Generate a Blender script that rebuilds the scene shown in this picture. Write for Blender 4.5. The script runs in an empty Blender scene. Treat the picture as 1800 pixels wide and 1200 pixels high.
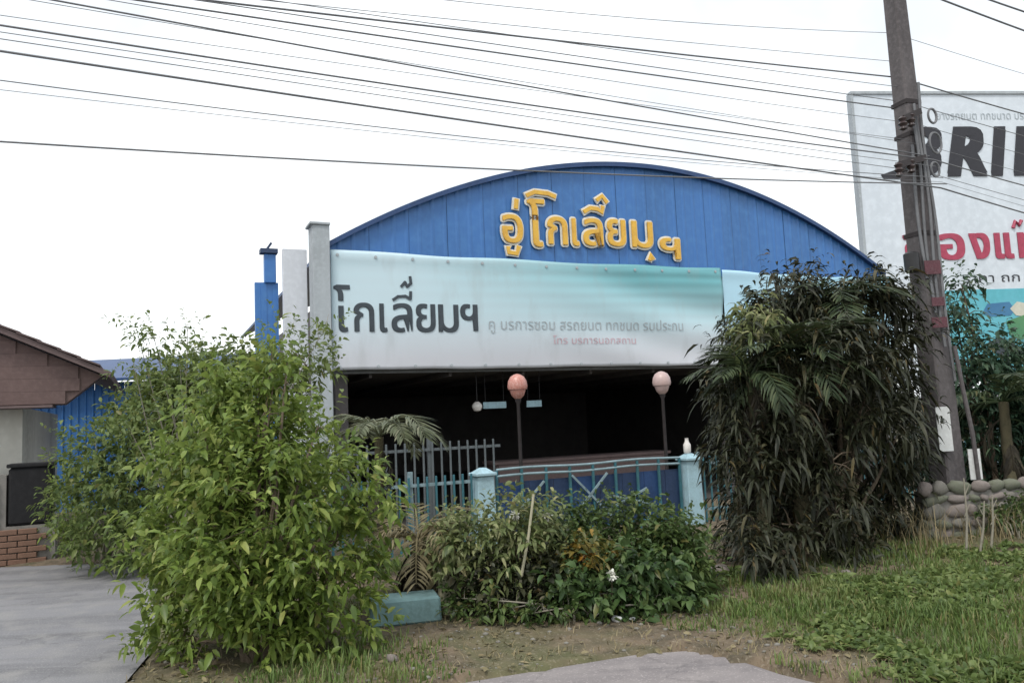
import bpy, bmesh, math, random
import numpy as np
from mathutils import Vector, Matrix

scene = bpy.context.scene
COL = scene.collection
R = math.radians
random.seed(7)
rng = np.random.default_rng(11)

# ------------------------------------------------------------------ camera
CAM_H, FPX = 1.6, 1400.0
PITCH, ROLL = R(5.5), R(2.5)
F_ = np.array([0, math.cos(PITCH), math.sin(PITCH)])
R0 = np.array([1.0, 0, 0]); U0 = np.cross(R0, F_)
R_ = math.cos(ROLL) * R0 - math.sin(ROLL) * U0
U_ = np.cross(R_, F_)
cam_data = bpy.data.cameras.new('camera')
cam_data.sensor_width = 36.0
cam_data.lens = FPX / 1800 * 36.0
cam_data.clip_start = 0.05
cam_data.clip_end = 3000
cam = bpy.data.objects.new('camera', cam_data)
COL.objects.link(cam)
m = Matrix.Identity(4)
for i in range(3):
    m[i][0], m[i][1], m[i][2] = R_[i], U_[i], -F_[i]
m[2][3] = CAM_H
cam.matrix_world = m
scene.camera = cam

# ------------------------------------------------------------------ sky, sun, exposure
SUN_EL, SUN_AZ = R(58), R(205)      # high, behind the camera's left shoulder
world = bpy.data.worlds.new('World'); scene.world = world; world.use_nodes = True
nt = world.node_tree; nt.nodes.clear()
wo = nt.nodes.new('ShaderNodeOutputWorld'); bg = nt.nodes.new('ShaderNodeBackground')
sky = nt.nodes.new('ShaderNodeTexSky'); sky.sky_type = 'NISHITA'; sky.sun_disc = False
sky.sun_elevation = SUN_EL; sky.sun_rotation = SUN_AZ; sky.dust_density = 4.0; sky.air_density = 1.2
wc = nt.nodes.new('ShaderNodeTexCoord'); wn = nt.nodes.new('ShaderNodeTexNoise')
wn.inputs['Scale'].default_value = 3.0; wn.inputs['Detail'].default_value = 5
wr = nt.nodes.new('ShaderNodeValToRGB')
wr.color_ramp.elements[0].position = .36; wr.color_ramp.elements[0].color = (.62,) * 3 + (1,)
wr.color_ramp.elements[1].position = .62; wr.color_ramp.elements[1].color = (.97,) * 3 + (1,)
wm = nt.nodes.new('ShaderNodeMix'); wm.data_type = 'RGBA'
wm.inputs[7].default_value = (10.6, 11.0, 11.2, 1)       # bright cloud deck
nt.links.new(wc.outputs['Generated'], wn.inputs['Vector']); nt.links.new(wn.outputs['Fac'], wr.inputs['Fac'])
nt.links.new(wr.outputs['Color'], wm.inputs[0]); nt.links.new(sky.outputs['Color'], wm.inputs[6])
nt.links.new(wm.outputs[2], bg.inputs['Color']); bg.inputs['Strength'].default_value = .1
nt.links.new(bg.outputs['Background'], wo.inputs['Surface'])
sd = bpy.data.lights.new('sun', 'SUN'); sd.energy = 1.5; sd.angle = R(12); sd.color = (1, .96, .9)
sun = bpy.data.objects.new('sun', sd); COL.objects.link(sun)
sdir = Vector((math.sin(SUN_AZ) * math.cos(SUN_EL), math.cos(SUN_AZ) * math.cos(SUN_EL), math.sin(SUN_EL)))
sun.rotation_euler = sdir.to_track_quat('Z', 'Y').to_euler()
sun.location = sdir * 40
scene.view_settings.view_transform = 'Standard'
scene.view_settings.look = 'None'
scene.view_settings.exposure = .35
scene.view_settings.gamma = 1
scene.view_settings.use_curve_mapping = False

# ------------------------------------------------------------------ survey helpers (measured place -> metres)
def pt(px, py, Y):
    r = F_ + R_ * (px - 900) / FPX - U_ * (py - 600) / FPX
    return np.array([0, 0, CAM_H]) + r * Y / r[1]
def gnd(px, py, z=0.0):
    r = F_ + R_ * (px - 900) / FPX - U_ * (py - 600) / FPX
    return np.array([0, 0, CAM_H]) + r * (z - CAM_H) / r[2]
TH = R(24.5)                                    # the road and the garage front run this way
UD = np.array([math.cos(TH), math.sin(TH), 0]); ND = np.array([-math.sin(TH), math.cos(TH), 0])
ORG = np.array([-3.226, 14.0, 0])
def fac(s, n, z=0.0):
    return ORG + UD * s + ND * n + np.array([0, 0, z])
def smooth(a, b, x):
    t = np.clip((x - a) / (b - a), 0, 1); return t * t * (3 - 2 * t)
def vnoise(x, y, seed=0):
    xi, yi = np.floor(x), np.floor(y); fx, fy = x - xi, y - yi
    def h(a, b):
        v = np.sin(a * 127.1 + b * 311.7 + seed * 74.7) * 43758.5453; return v - np.floor(v)
    fx = fx * fx * (3 - 2 * fx); fy = fy * fy * (3 - 2 * fy)
    return (h(xi, yi) * (1 - fx) + h(xi + 1, yi) * fx) * (1 - fy) + (h(xi, yi + 1) * (1 - fx) + h(xi + 1, yi + 1) * fx) * fy
def fnoise(x, y, seed=0):
    return (vnoise(x, y, seed) + .5 * vnoise(2 * x, 2 * y, seed + 1) + .25 * vnoise(4 * x, 4 * y, seed + 2)) / 1.75
def inside(poly, x, y):
    c = np.zeros(np.shape(x), bool); n = len(poly)
    for i in range(n):
        x0, y0 = poly[i]; x1, y1 = poly[(i + 1) % n]
        if y0 == y1: continue
        c ^= ((y0 > y) != (y1 > y)) & (x < (x1 - x0) * (y - y0) / (y1 - y0) + x0)
    return c

# ------------------------------------------------------------------ mesh helpers
class MB:
    """collects shapes into ONE mesh"""
    def __init__(s): s.v = []; s.f = []
    def add(s, vs, fs):
        o = len(s.v); s.v += [tuple(map(float, p)) for p in vs]; s.f += [tuple(i + o for i in f) for f in fs]; return s
    def box(s, c, d, rz=0.0, taper=1.0, rx=0.0):
        hx, hy, hz = d[0] / 2, d[1] / 2, d[2] / 2; vs = []
        for z in (-1, 1):
            k = taper if z > 0 else 1
            for x, y in ((-1, -1), (1, -1), (1, 1), (-1, 1)): vs.append(Vector((x * hx * k, y * hy * k, z * hz)))
        M = Matrix.Rotation(rz, 3, 'Z') @ Matrix.Rotation(rx, 3, 'X')
        vs = [M @ v + Vector(c) for v in vs]
        return s.add(vs, [(3, 2, 1, 0), (4, 5, 6, 7), (0, 1, 5, 4), (1, 2, 6, 5), (2, 3, 7, 6), (3, 0, 4, 7)])
    def bar(s, a, b, w, h=None, up=(0, 0, 1)):
        a, b = Vector(a), Vector(b); h = h or w; t = (b - a).normalized(); u = Vector(up)
        if abs(t.dot(u)) > .97: u = Vector((0, 1, 0))
        x = t.cross(u).normalized(); y = x.cross(t); vs = []
        for p in (a, b):
            for i, j in ((-1, -1), (1, -1), (1, 1), (-1, 1)): vs.append(p + x * i * w / 2 + y * j * h / 2)
        return s.add(vs, [(3, 2, 1, 0), (4, 5, 6, 7), (0, 1, 5, 4), (1, 2, 6, 5), (2, 3, 7, 6), (3, 0, 4, 7)])
    def tube(s, pts, rad, n=8, cap=True):
        pts = [Vector(p) for p in pts]; k = len(pts)
        if not hasattr(rad, '__len__'): rad = [rad] * k
        vs, fs = [], []; x = None
        for i, p in enumerate(pts):
            t = (pts[min(i + 1, k - 1)] - pts[max(i - 1, 0)]).normalized()
            if x is None:
                x = t.cross(Vector((0, 0, 1)) if abs(t.z) < .9 else Vector((1, 0, 0))).normalized()
            else:
                x = (x - t * x.dot(t)).normalized()
            y = t.cross(x)
            for j in range(n):
                a = 2 * math.pi * j / n; vs.append(p + (x * math.cos(a) + y * math.sin(a)) * rad[i])
        for i in range(k - 1):
            for j in range(n):
                fs.append((i * n + j, i * n + (j + 1) % n, (i + 1) * n + (j + 1) % n, (i + 1) * n + j))
        if cap: fs += [tuple(range(n - 1, -1, -1)), tuple((k - 1) * n + j for j in range(n))]
        return s.add(vs, fs)
    def lathe(s, prof, c=(0, 0, 0), n=16):
        vs, fs = [], []; k = len(prof)
        for r, z in prof:
            for j in range(n):
                a = 2 * math.pi * j / n; vs.append((c[0] + r * math.cos(a), c[1] + r * math.sin(a), c[2] + z))
        for i in range(k - 1):
            for j in range(n):
                fs.append((i * n + j, i * n + (j + 1) % n, (i + 1) * n + (j + 1) % n, (i + 1) * n + j))
        fs += [tuple(range(n - 1, -1, -1)), tuple((k - 1) * n + j for j in range(n))]
        return s.add(vs, fs)
    def prism(s, poly, y0, y1):
        """poly in x,z; extruded along y"""
        n = len(poly); vs = [(x, y0, z) for x, z in poly] + [(x, y1, z) for x, z in poly]
        fs = [tuple(range(n)), tuple(range(2 * n - 1, n - 1, -1))]
        fs += [((i + 1) % n, i, n + i, n + (i + 1) % n) for i in range(n)]
        return s.add(vs, fs)
    def mesh(s, name, sm=False, bevel=0.0):
        me = bpy.data.meshes.new(name); me.from_pydata(s.v, [], s.f)
        bm = bmesh.new(); bm.from_mesh(me); bmesh.ops.recalc_face_normals(bm, faces=bm.faces)
        if bevel: bmesh.ops.bevel(bm, geom=bm.edges[:], offset=bevel, segments=1, affect='EDGES', clamp_overlap=True)
        bm.to_mesh(me); bm.free()
        if sm:
            me.polygons.foreach_set('use_smooth', [True] * len(me.polygons))
            me.set_sharp_from_angle(angle=R(40))
        me.update(); return me
    def build(s, name, mat, parent=None, sm=False, bevel=0.0):
        return place(name, s.mesh(name, sm, bevel), mat, parent)
def place(name, me, mat=None, parent=None, loc=None, rot=None, scale=None):
    o = bpy.data.objects.new(name, me); COL.objects.link(o)
    if mat and not me.materials: me.materials.append(mat)
    if parent: o.parent = parent
    if loc is not None: o.location = loc
    if rot is not None: o.rotation_euler = rot
    if scale is not None: o.scale = scale if hasattr(scale, '__len__') else (scale,) * 3
    return o
def npmesh(name, v, f, sm=False):
    """v (n,3), f (m,k) arrays, all faces of k corners"""
    v = np.asarray(v, np.float32); f = np.asarray(f, np.int32); k = f.shape[1]
    me = bpy.data.meshes.new(name); me.vertices.add(len(v)); me.vertices.foreach_set('co', v.ravel())
    me.loops.add(f.size); me.loops.foreach_set('vertex_index', f.ravel())
    me.polygons.add(len(f)); me.polygons.foreach_set('loop_start', np.arange(0, f.size, k, dtype=np.int32))
    if sm: me.polygons.foreach_set('use_smooth', np.ones(len(f), bool))
    me.update(calc_edges=True); me.validate(); return me
def tag(o, label=None, cat=None, group=None, kind=None):
    if label: o['label'] = label
    if cat: o['category'] = cat
    if group: o['group'] = group
    if kind: o['kind'] = kind
    return o
def thing(name, label, cat, loc=(0, 0, 0), rz=0.0, group=None):
    o = bpy.data.objects.new(name, None); COL.objects.link(o); o.empty_display_size = .2
    o.location = loc; o.rotation_euler = (0, 0, rz); return tag(o, label, cat, group)
def glyph(body, size=1.0, fat=0.0, depth=0.0, shear=0.0):
    """one cluster of lettering as a flat mesh in x,z (facing -y); returns verts, faces, width"""
    c = bpy.data.curves.new('g', 'FONT'); c.body = body; c.size = size; c.offset = fat; c.shear = shear
    c.extrude = depth; c.resolution_u = 4; c.fill_mode = 'FRONT' if depth == 0 else 'BOTH'
    o = bpy.data.objects.new('g', c); COL.objects.link(o)
    dg = bpy.context.evaluated_depsgraph_get(); dg.update()
    me = bpy.data.meshes.new_from_object(o.evaluated_get(dg))
    vs = [(v.co.x, -v.co.z, v.co.y) for v in me.vertices]; fs = [tuple(p.vertices) for p in me.polygons]
    bpy.data.objects.remove(o); bpy.data.curves.remove(c); bpy.data.meshes.remove(me)
    return vs, fs
def glyph_at(mb, body, x, y, z, size, fat=0.0, depth=0.0, shear=0.0, width=None):
    vs, fs = glyph(body, size, fat, depth, shear)
    if not vs: return x
    x0 = min(v[0] for v in vs); x1 = max(v[0] for v in vs); k = (width / (x1 - x0)) if width else 1
    mb.add([((v[0] - x0) * k + x, v[1] + y, v[2] + z) for v in vs], fs)
    return x + (x1 - x0) * k
def bold_at(mb, body, x, y, z, size, b, depth=0.0, shear=0.0, width=None, ring=False):
    """heavier strokes: the same cluster laid several times, each a hair proud of the last"""
    sh = [(math.cos(a) * b, math.sin(a) * b) for a in np.linspace(0, 2 * math.pi, 13)[:-1]] if ring else [(q * b, w * b * .5) for q in (-1, -.33, .33, 1) for w in (-1, 1)]
    for i, (dx, dz) in enumerate(sh): e = glyph_at(mb, body, x + dx, y - .0008 * i, z + dz, size, 0.0, depth, shear, width)
    return e

# ------------------------------------------------------------------ materials
def nodes(name):
    ma = bpy.data.materials.new(name); ma.use_nodes = True
    t = ma.node_tree; return ma, t, t.nodes['Principled BSDF']
def mix(t, a, b, fac):
    n = t.nodes.new('ShaderNodeMix'); n.data_type = 'RGBA'
    for i, v in ((6, a), (7, b)):
        if isinstance(v, (tuple, list)): n.inputs[i].default_value = (*v[:3], 1)
        else: t.links.new(v, n.inputs[i])
    if isinstance(fac, (int, float)): n.inputs[0].default_value = fac
    else: t.links.new(fac, n.inputs[0])
    return n.outputs[2]
def noise(t, scale, detail=4, vec=None, rough=.55, dist=0.0):
    n = t.nodes.new('ShaderNodeTexNoise'); n.inputs['Scale'].default_value = scale
    n.inputs['Detail'].default_value = detail; n.inputs['Roughness'].default_value = rough; n.inputs['Distortion'].default_value = dist
    if vec: t.links.new(vec, n.inputs['Vector'])
    return n.outputs['Fac']
def coord(t, sc=(1, 1, 1), kind='Object', rot=(0, 0, 0)):
    c = t.nodes.new('ShaderNodeTexCoord'); mp = t.nodes.new('ShaderNodeMapping')
    mp.inputs['Scale'].default_value = sc; mp.inputs['Rotation'].default_value = rot
    t.links.new(c.outputs[kind], mp.inputs['Vector']); return mp.outputs['Vector']
def ramp(t, f, stops):
    n = t.nodes.new('ShaderNodeValToRGB'); e = n.color_ramp.elements
    while len(e) < len(stops): e.new(.5)
    for i, (p, c) in enumerate(stops):
        e[i].position = p; e[i].color = (*c, 1) if hasattr(c, '__len__') else (c, c, c, 1)
    t.links.new(f, n.inputs['Fac']); return n.outputs['Color']
def bump(t, h, b, strength=.3, dist=.01):
    n = t.nodes.new('ShaderNodeBump'); n.inputs['Strength'].default_value = strength; n.inputs['Distance'].default_value = dist
    t.links.new(h, n.inputs['Height']); t.links.new(n.outputs['Normal'], b.inputs['Normal'])
def worn(name, base, dark=None, light=None, scale=3.0, rough=.7, streak=False, bmp=.2, metallic=0.0, amount=.6):
    """painted or bare surface with stains of their own shape"""
    ma, t, b = nodes(name)
    dark = dark or tuple(c * .55 for c in base); light = light or tuple(min(1, c * 1.18 + .01) for c in base)
    v = coord(t, (1, 1, .18) if streak else (1, 1, 1))
    n1 = noise(t, scale, 6, v); n2 = noise(t, scale * 7, 4, coord(t))
    c = mix(t, base, dark, ramp(t, n1, [(.42, 0), (.72, amount)]))
    c = mix(t, c, light, ramp(t, n2, [(.45, 0), (.75, .6)]))
    t.links.new(c, b.inputs['Base Color'])
    b.inputs['Roughness'].default_value = rough; b.inputs['Metallic'].default_value = metallic
    if bmp: bump(t, n2, b, bmp, .01)
    return ma
def leafmat(name, a, b_, c_, trans=.3, rough=.45, nscale=4.0):
    """a: usual leaf, b_: older darker leaf, c_: young or sere leaf"""
    ma, t, b = nodes(name)
    g = t.nodes.new('ShaderNodeNewGeometry')
    r1 = ramp(t, g.outputs['Random Per Island'], [(.0, b_), (.45, a), (.8, a), (.955, c_), (.975, tuple(.6 * p + q for p, q in zip(c_, (.06, .035, .005)))), (1.0, tuple(.45 * p + q for p, q in zip(c_, (.05, .025, .005))))])
    n1 = noise(t, nscale, 3, coord(t))
    col = mix(t, r1, c_, ramp(t, n1, [(.5, 0), (.72, .55)]))
    col = mix(t, col, b_, ramp(t, n1, [(.28, .6), (.46, 0)]))
    t.links.new(col, b.inputs['Base Color']); b.inputs['Roughness'].default_value = rough
    b.inputs['Specular IOR Level'].default_value = .35
    tr = t.nodes.new('ShaderNodeBsdfTranslucent'); t.links.new(mix(t, col, c_, .35), tr.inputs['Color'])
    ms = t.nodes.new('ShaderNodeMixShader'); ms.inputs[0].default_value = trans
    t.links.new(b.outputs[0], ms.inputs[1]); t.links.new(tr.outputs[0], ms.inputs[2])
    t.links.new(ms.outputs[0], t.nodes['Material Output'].inputs['Surface']); return ma
M = {}
M['blue_sheet'] = worn('blue_sheet', (.045, .17, .46), (.038, .13, .32), (.07, .22, .5), .9, .45, True, .03, 0.0, .8)
M['blue_dark'] = worn('blue_dark', (.02, .045, .11), rough=.5)
M['blue_trim'] = worn('blue_trim', (.02, .06, .17), rough=.5, bmp=.05)
M['cream_wall'] = worn('cream_wall', (.56, .55, .5), (.3, .28, .24), None, 1.4, .85, True)
M['concrete_pale'] = worn('concrete_pale', (.4, .44, .47), (.22, .24, .25), None, 2.2, .85, True)
M['white_panel'] = worn('white_panel', (.62, .65, .7), (.4, .42, .45), None, 1.6, .6, True, .05)
M['steel_grey'] = worn('steel_grey', (.2, .21, .22), rough=.55)
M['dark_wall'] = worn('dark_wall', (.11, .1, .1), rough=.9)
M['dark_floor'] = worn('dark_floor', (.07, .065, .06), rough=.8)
M['yellow_letter'] = worn('yellow_letter', (.75, .45, .06), (.5, .25, .05), None, 4, .5, False, .02, 0, .5)
M['white_letter'] = worn('white_letter', (.72, .72, .66), None, None, 4, .5, False, .02, 0, .4)
M['ink_slate'] = worn('ink_slate', (.045, .06, .075), None, None, 8, .6, False, 0)
M['ink_grey'] = worn('ink_grey', (.4, .45, .48), None, None, 8, .6, False, 0)
M['ink_pink'] = worn('ink_pink', (.6, .42, .47), None, None, 8, .6, False, 0)
M['ink_black'] = worn('ink_black', (.022, .022, .03), None, None, 8, .5, False, 0)
M['ink_red'] = worn('ink_red', (.4, .05, .1), None, None, 6, .5, False, 0)
M['pale_post'] = worn('pale_post', (.36, .54, .62), (.2, .28, .3), None, 5, .7)
M['teal_paint'] = worn('teal_paint', (.04, .15, .19), (.03, .08, .07), None, 6, .55)
M['rail_paint'] = worn('rail_paint', (.24, .34, .38), (.1, .14, .15), None, 6, .55)
M['grey_picket'] = worn('grey_picket', (.12, .14, .15), None, None, 6, .6)
M['white_glass'] = worn('white_glass', (.74, .71, .68), (.5, .45, .42), None, 6, .35, False, 0)
M['pink_glass'] = worn('pink_glass', (.52, .38, .36), (.42, .32, .31), None, 6, .4, False, 0)
M['rose_glass'] = worn('rose_glass', (.5, .22, .18), (.45, .16, .13), (.75, .55, .5), 5, .35, False, 0)
M['pole_concrete'] = worn('pole_concrete', (.11, .1, .102), (.045, .04, .042), (.17, .155, .16), 3, .9, True, .5, 0, .8)
M['black_plastic'] = worn('black_plastic', (.018, .018, .02), rough=.45, bmp=.05)
M['black_matte'] = worn('black_matte', (.012, .012, .014), rough=.95, bmp=.05)
M['rust_iron'] = worn('rust_iron', (.03, .024, .025), rough=.75)
M['ceramic'] = worn('ceramic', (.05, .035, .035), rough=.3, bmp=0)
M['white_paint'] = worn('white_paint', (.66, .68, .68), (.4, .4, .38), None, 4, .7)
M['red_paper'] = worn('red_paper', (.1, .03, .042), (.06, .03, .035), (.18, .1, .11), 9, .7, False, 0)
M['brown_cladding'] = worn('brown_cladding', (.14, .092, .085), (.09, .06, .058), None, 2.5, .8)
M['brown_roof'] = worn('brown_roof', (.14, .1, .098), (.08, .06, .06), None, 3, .85)
M['orange_brick'] = worn('orange_brick', (.2, .115, .08), (.11, .065, .045), None, 6, .9)
M['mortar'] = worn('mortar', (.21, .2, .185), rough=.95, scale=6)
M['stone_a'] = worn('stone_a', (.2, .19, .17), (.15, .15, .12), None, 6, .92, bmp=.6)
M['stone_b'] = worn('stone_b', (.23, .2, .185), (.17, .145, .135), None, 6, .92, bmp=.6)
M['stone_c'] = worn('stone_c', (.16, .165, .13), (.12, .15, .08), None, 6, .92, bmp=.6)
M['teal_block'] = worn('teal_block', (.16, .27, .28), (.08, .12, .11), None, 5, .85)
M['bark'] = worn('bark', (.13, .1, .07), (.06, .045, .03), None, 9, .95, bmp=.8)
M['bark_olive'] = worn('bark_olive', (.1, .088, .05), (.04, .035, .02), None, 8, .95, bmp=.8)
M['twig_grey'] = worn('twig_grey', (.27, .25, .2), None, None, 9, .9)
M['pale_stump'] = worn('pale_stump', (.36, .34, .24), (.2, .2, .11), None, 5, .9, True)
M['cable'] = worn('cable', (.16, .165, .175), rough=.6, bmp=0)
M['leaf_bush'] = leafmat('leaf_bush', (.17, .25, .05), (.07, .12, .028), (.36, .42, .12), .4, .4, 5.5)
M['leaf_airy'] = leafmat('leaf_airy', (.14, .2, .06), (.06, .1, .03), (.26, .31, .11), .38)
M['leaf_back'] = leafmat('leaf_back', (.13, .18, .05), (.055, .09, .026), (.24, .28, .09), .35)
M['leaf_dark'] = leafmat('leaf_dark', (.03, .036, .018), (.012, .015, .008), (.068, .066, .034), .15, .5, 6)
M['leaf_blue'] = leafmat('leaf_blue', (.05, .1, .06), (.02, .05, .03), (.1, .15, .08), .25)
M['leaf_hedge'] = leafmat('leaf_hedge', (.075, .125, .035), (.028, .055, .017), (.15, .19, .065), .28)
M['leaf_broad'] = leafmat('leaf_broad', (.062, .115, .036), (.024, .05, .018), (.13, .18, .065), .25, .4)
M['leaf_cream'] = leafmat('leaf_cream', (.17, .21, .08), (.055, .09, .026), (.36, .36, .18), .3)
M['leaf_croton'] = leafmat('leaf_croton', (.09, .11, .03), (.03, .05, .015), (.38, .24, .05), .25)
M['frond_green'] = leafmat('frond_green', (.045, .07, .03), (.02, .032, .015), (.1, .12, .055), .22)
M['frond_grey'] = leafmat('frond_grey', (.15, .17, .1), (.08, .1, .05), (.26, .26, .17), .25)
M['frond_dead'] = leafmat('frond_dead', (.05, .042, .03), (.02, .018, .014), (.09, .08, .055), .12, .8)
M['frond_dry'] = leafmat('frond_dry', (.2, .17, .09), (.1, .085, .05), (.33, .28, .17), .2, .7)
M['grass_blade'] = leafmat('grass_blade', (.13, .205, .05), (.06, .11, .028), (.27, .26, .11), .3, .5, 1.6)
M['grass_dry'] = leafmat('grass_dry', (.27, .22, .12), (.16, .13, .07), (.36, .31, .19), .2, .7, 1.3)
M['petal_orange'] = leafmat('petal_orange', (.6, .3, .04), (.45, .15, .03), (.7, .5, .15), .2)

def ground_mat():
    ma, t, b = nodes('verge_soil')
    v = coord(t); n1 = noise(t, .55, 5, v, .6, .4); n2 = noise(t, 5, 6, v); n3 = noise(t, 40, 4, v)
    c = mix(t, (.16, .12, .08), (.075, .062, .04), ramp(t, n2, [(.4, 0), (.65, 1)]))
    c = mix(t, c, (.085, .1, .035), ramp(t, n1, [(.47, 0), (.6, .75)]))
    c = mix(t, c, (.27, .23, .17), ramp(t, n3, [(.55, 0), (.72, .8)]))
    t.links.new(c, b.inputs['Base Color']); b.inputs['Roughness'].default_value = .95
    bump(t, n3, b, .7, .02); return ma
def asphalt_mat(name, a, d, l, streak):
    ma, t, b = nodes(name)
    v = coord(t); n1 = noise(t, .9, 6, coord(t, (.35, 2.2, 1), rot=(0, 0, R(-12))), .62, .6); n2 = noise(t, 70, 3, v); n3 = noise(t, 3.5, 6, v)
    vo = t.nodes.new('ShaderNodeTexVoronoi'); vo.feature = 'DISTANCE_TO_EDGE'; vo.inputs['Scale'].default_value = .55
    dv = t.nodes.new('ShaderNodeVectorMath'); dv.operation = 'ADD'
    nn = t.nodes.new('ShaderNodeTexNoise'); nn.inputs['Scale'].default_value = 2.5; nn.inputs['Detail'].default_value = 5
    t.links.new(v, nn.inputs['Vector']); t.links.new(v, dv.inputs[0]); t.links.new(nn.outputs['Color'], dv.inputs[1]); t.links.new(dv.outputs[0], vo.inputs['Vector'])
    c = mix(t, a, d, ramp(t, n1, [(.42, 0), (.66, streak)]))
    c = mix(t, c, l, ramp(t, n3, [(.48, 0), (.7, .7)]))
    c = mix(t, c, tuple(x * 1.5 for x in l), ramp(t, n2, [(.56, 0), (.68, .5)]))
    c = mix(t, c, tuple(x * .45 for x in d), ramp(t, vo.outputs['Distance'], [(.003, .28), (.01, 0)]))
    t.links.new(c, b.inputs['Base Color']); b.inputs['Roughness'].default_value = .9
    bump(t, n2, b, .6, .008); return ma
M['soil'] = ground_mat()
M['drive'] = asphalt_mat('worn_concrete', (.215, .215, .23), (.13, .13, .14), (.27, .265, .26), .95)
M['road'] = asphalt_mat('worn_asphalt', (.22, .2, .2), (.13, .12, .125), (.28, .255, .25), .95)

# ================================================================== SETTING
DRIVE = [(-2.45, 3.6), (-2.62, 5.4), (-2.75, 6.0), (-3.1, 7.0), (-3.7, 8.3), (-4.5, 9.7), (-5.2, 10.25), (-6.3, 10.4), (-7.6, 10.15), (-16, 9.3), (-30, 7), (-30, 1), (-8, 2.5)]
ROAD = [(-40, -2), (-14, 2.2), (-6, 3.9), (-2.2, 4.4), (-.9, 4.85), (-.3, 5.08), (.35, 5.32), (.75, 5.47), (1.08, 5.5), (1.32, 5.3), (1.52, 4.95), (1.85, 4.55), (2.6, 4.35), (5, 4.9), (14, 8.5), (40, 20), (60, 10), (60, -30), (-40, -30)]
def ground_z(x, y):
    d = np.stack([x - ORG[0], y - ORG[1]], -1); s = d[..., 0] * UD[0] + d[..., 1] * UD[1]; n = d[..., 0] * ND[0] + d[..., 1] * ND[1]
    dip = -.35 * smooth(-5.6, -3.4, n) * smooth(-3.0, 0.5, s)
    near = 1 - smooth(12, 30, np.hypot(x, y - 4))
    bumpy = (.055 * fnoise(x * 1.4, y * 1.4, 3) + .03 * fnoise(x * 6, y * 6, 9)) * near
    bank = .1 * smooth(2.0, 3.4, x) * smooth(4.6, 6.2, y) * (1 - smooth(8, 12, y))
    jx = .22 * (fnoise(x * 2.5, y * 2.5, 13) - .5) + .12 * (fnoise(x * 9, y * 9, 14) - .5); jy = .22 * (fnoise(x * 2.5, y * 2.5, 15) - .5) + .12 * (fnoise(x * 9, y * 9, 16) - .5)
    hard = inside(DRIVE, x + jx, y + jy) | inside(ROAD, x + jx, y + jy)
    return np.where(hard, -.05, dip + bumpy + bank - .012)
xs = np.concatenate([[-900, -400, -180, -90, -50, -30], np.arange(-20, -8, .5), np.arange(-8, 8, .07), np.arange(8, 20, .5), [20, 30, 50, 90, 180, 400, 900]])
ys = np.concatenate([[-400, -150, -60, -25, -10, -3, 0], np.arange(2, 10, .07), np.arange(10, 30, .5), [30, 40, 60, 100, 200, 450, 900]])
X, Y = np.meshgrid(xs, ys); Z = ground_z(X, Y); nx, ny = len(xs), len(ys)
ii = (np.arange(ny - 1)[:, None] * nx + np.arange(nx - 1)[None]).ravel()
g = place('ground', npmesh('ground', np.stack([X, Y, Z], -1).reshape(-1, 3), np.stack([ii, ii + 1, ii + nx + 1, ii + nx], -1), True), M['soil'])
tag(g, kind='structure')
for nm, poly, z, ma in (('driveway', DRIVE, 0.0, 'drive'), ('road', ROAD, .006, 'road')):
    me = bpy.data.meshes.new(nm); me.from_pydata([(x, y, z) for x, y in poly], [], [tuple(range(len(poly)))])
    bm = bmesh.new(); bm.from_mesh(me); bmesh.ops.recalc_face_normals(bm, faces=bm.faces)
    if bm.faces[:][0].normal.z < 0: bmesh.ops.reverse_faces(bm, faces=bm.faces)
    bmesh.ops.triangulate(bm, faces=bm.faces); bm.to_mesh(me); bm.free()
    tag(place(nm, me, M[ma]), kind='structure')

# ------------------------------------------------------------------ garage with the arched blue gable
gar = thing('garage_building', 'long low garage with arched blue metal gable and dark open front', 'building', ORG, TH)
W, ZG = 13.75, 4.55
def arch(s):
    return 4.80 + 2.06 * (1 - ((s - W / 2) / (W / 2)) ** 2) ** 1.0 if 0 <= s <= W else 4.8
NP = 18; pw = W / NP
for k in range(NP):
    mb = MB(); prof = []
    for j in range(3):
        b0 = k * pw + j * pw / 3
        prof += [(b0, 0), (b0 + pw / 3 * .62, 0), (b0 + pw / 3 * .74, -.011), (b0 + pw / 3 * .86, -.011)]
    prof.append((k * pw + pw - .006, 0))
    vs = []
    off = random.uniform(-.004, .004)
    for s, n in prof: vs += [(s, n + off, ZG), (s, n + off, arch(s) - .015)]
    fs = [(2 * i, 2 * i + 2, 2 * i + 3, 2 * i + 1) for i in range(len(prof) - 1)]
    mb.add(vs, fs).build('cladding_sheet', M['blue_sheet'], gar)
mb = MB(); mb.prism([(0, ZG)] + [(s, arch(s) - .03) for s in np.linspace(.02, W - .02, 40)] + [(W, ZG)], .04, .1)
mb.build('gable_backing', M['blue_dark'], gar)
mb = MB(); ss = np.linspace(-.03, W + .03, 60)
def arch2(s): return 4.80 + 2.06 * (1 - ((s - W / 2) / (W / 2)) ** 2)
top = [(s, arch2(s) + .055) for s in ss]; bot = [(s, arch2(s) - .02) for s in ss]
mb.prism(top + bot[::-1], -.1, 15)
mb.build('roof', M['blue_trim'], gar, True)
mb = MB(); mb.prism([(s, arch2(s) + .06) for s in ss] + [(s, arch2(s) - .035) for s in ss[::-1]], -.13, -.103)
mb.build('verge_trim', M['blue_trim'], gar)
MB().box((W / 2, .16, 3.62), (W, .1, 2.2)).build('fascia_frame', M['steel_grey'], gar)
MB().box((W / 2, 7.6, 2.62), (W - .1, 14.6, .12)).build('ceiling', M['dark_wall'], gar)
MB().box((W / 2, 14.9, 1.1), (W, .2, 3.2)).build('back_wall', M['dark_wall'], gar)
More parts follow.
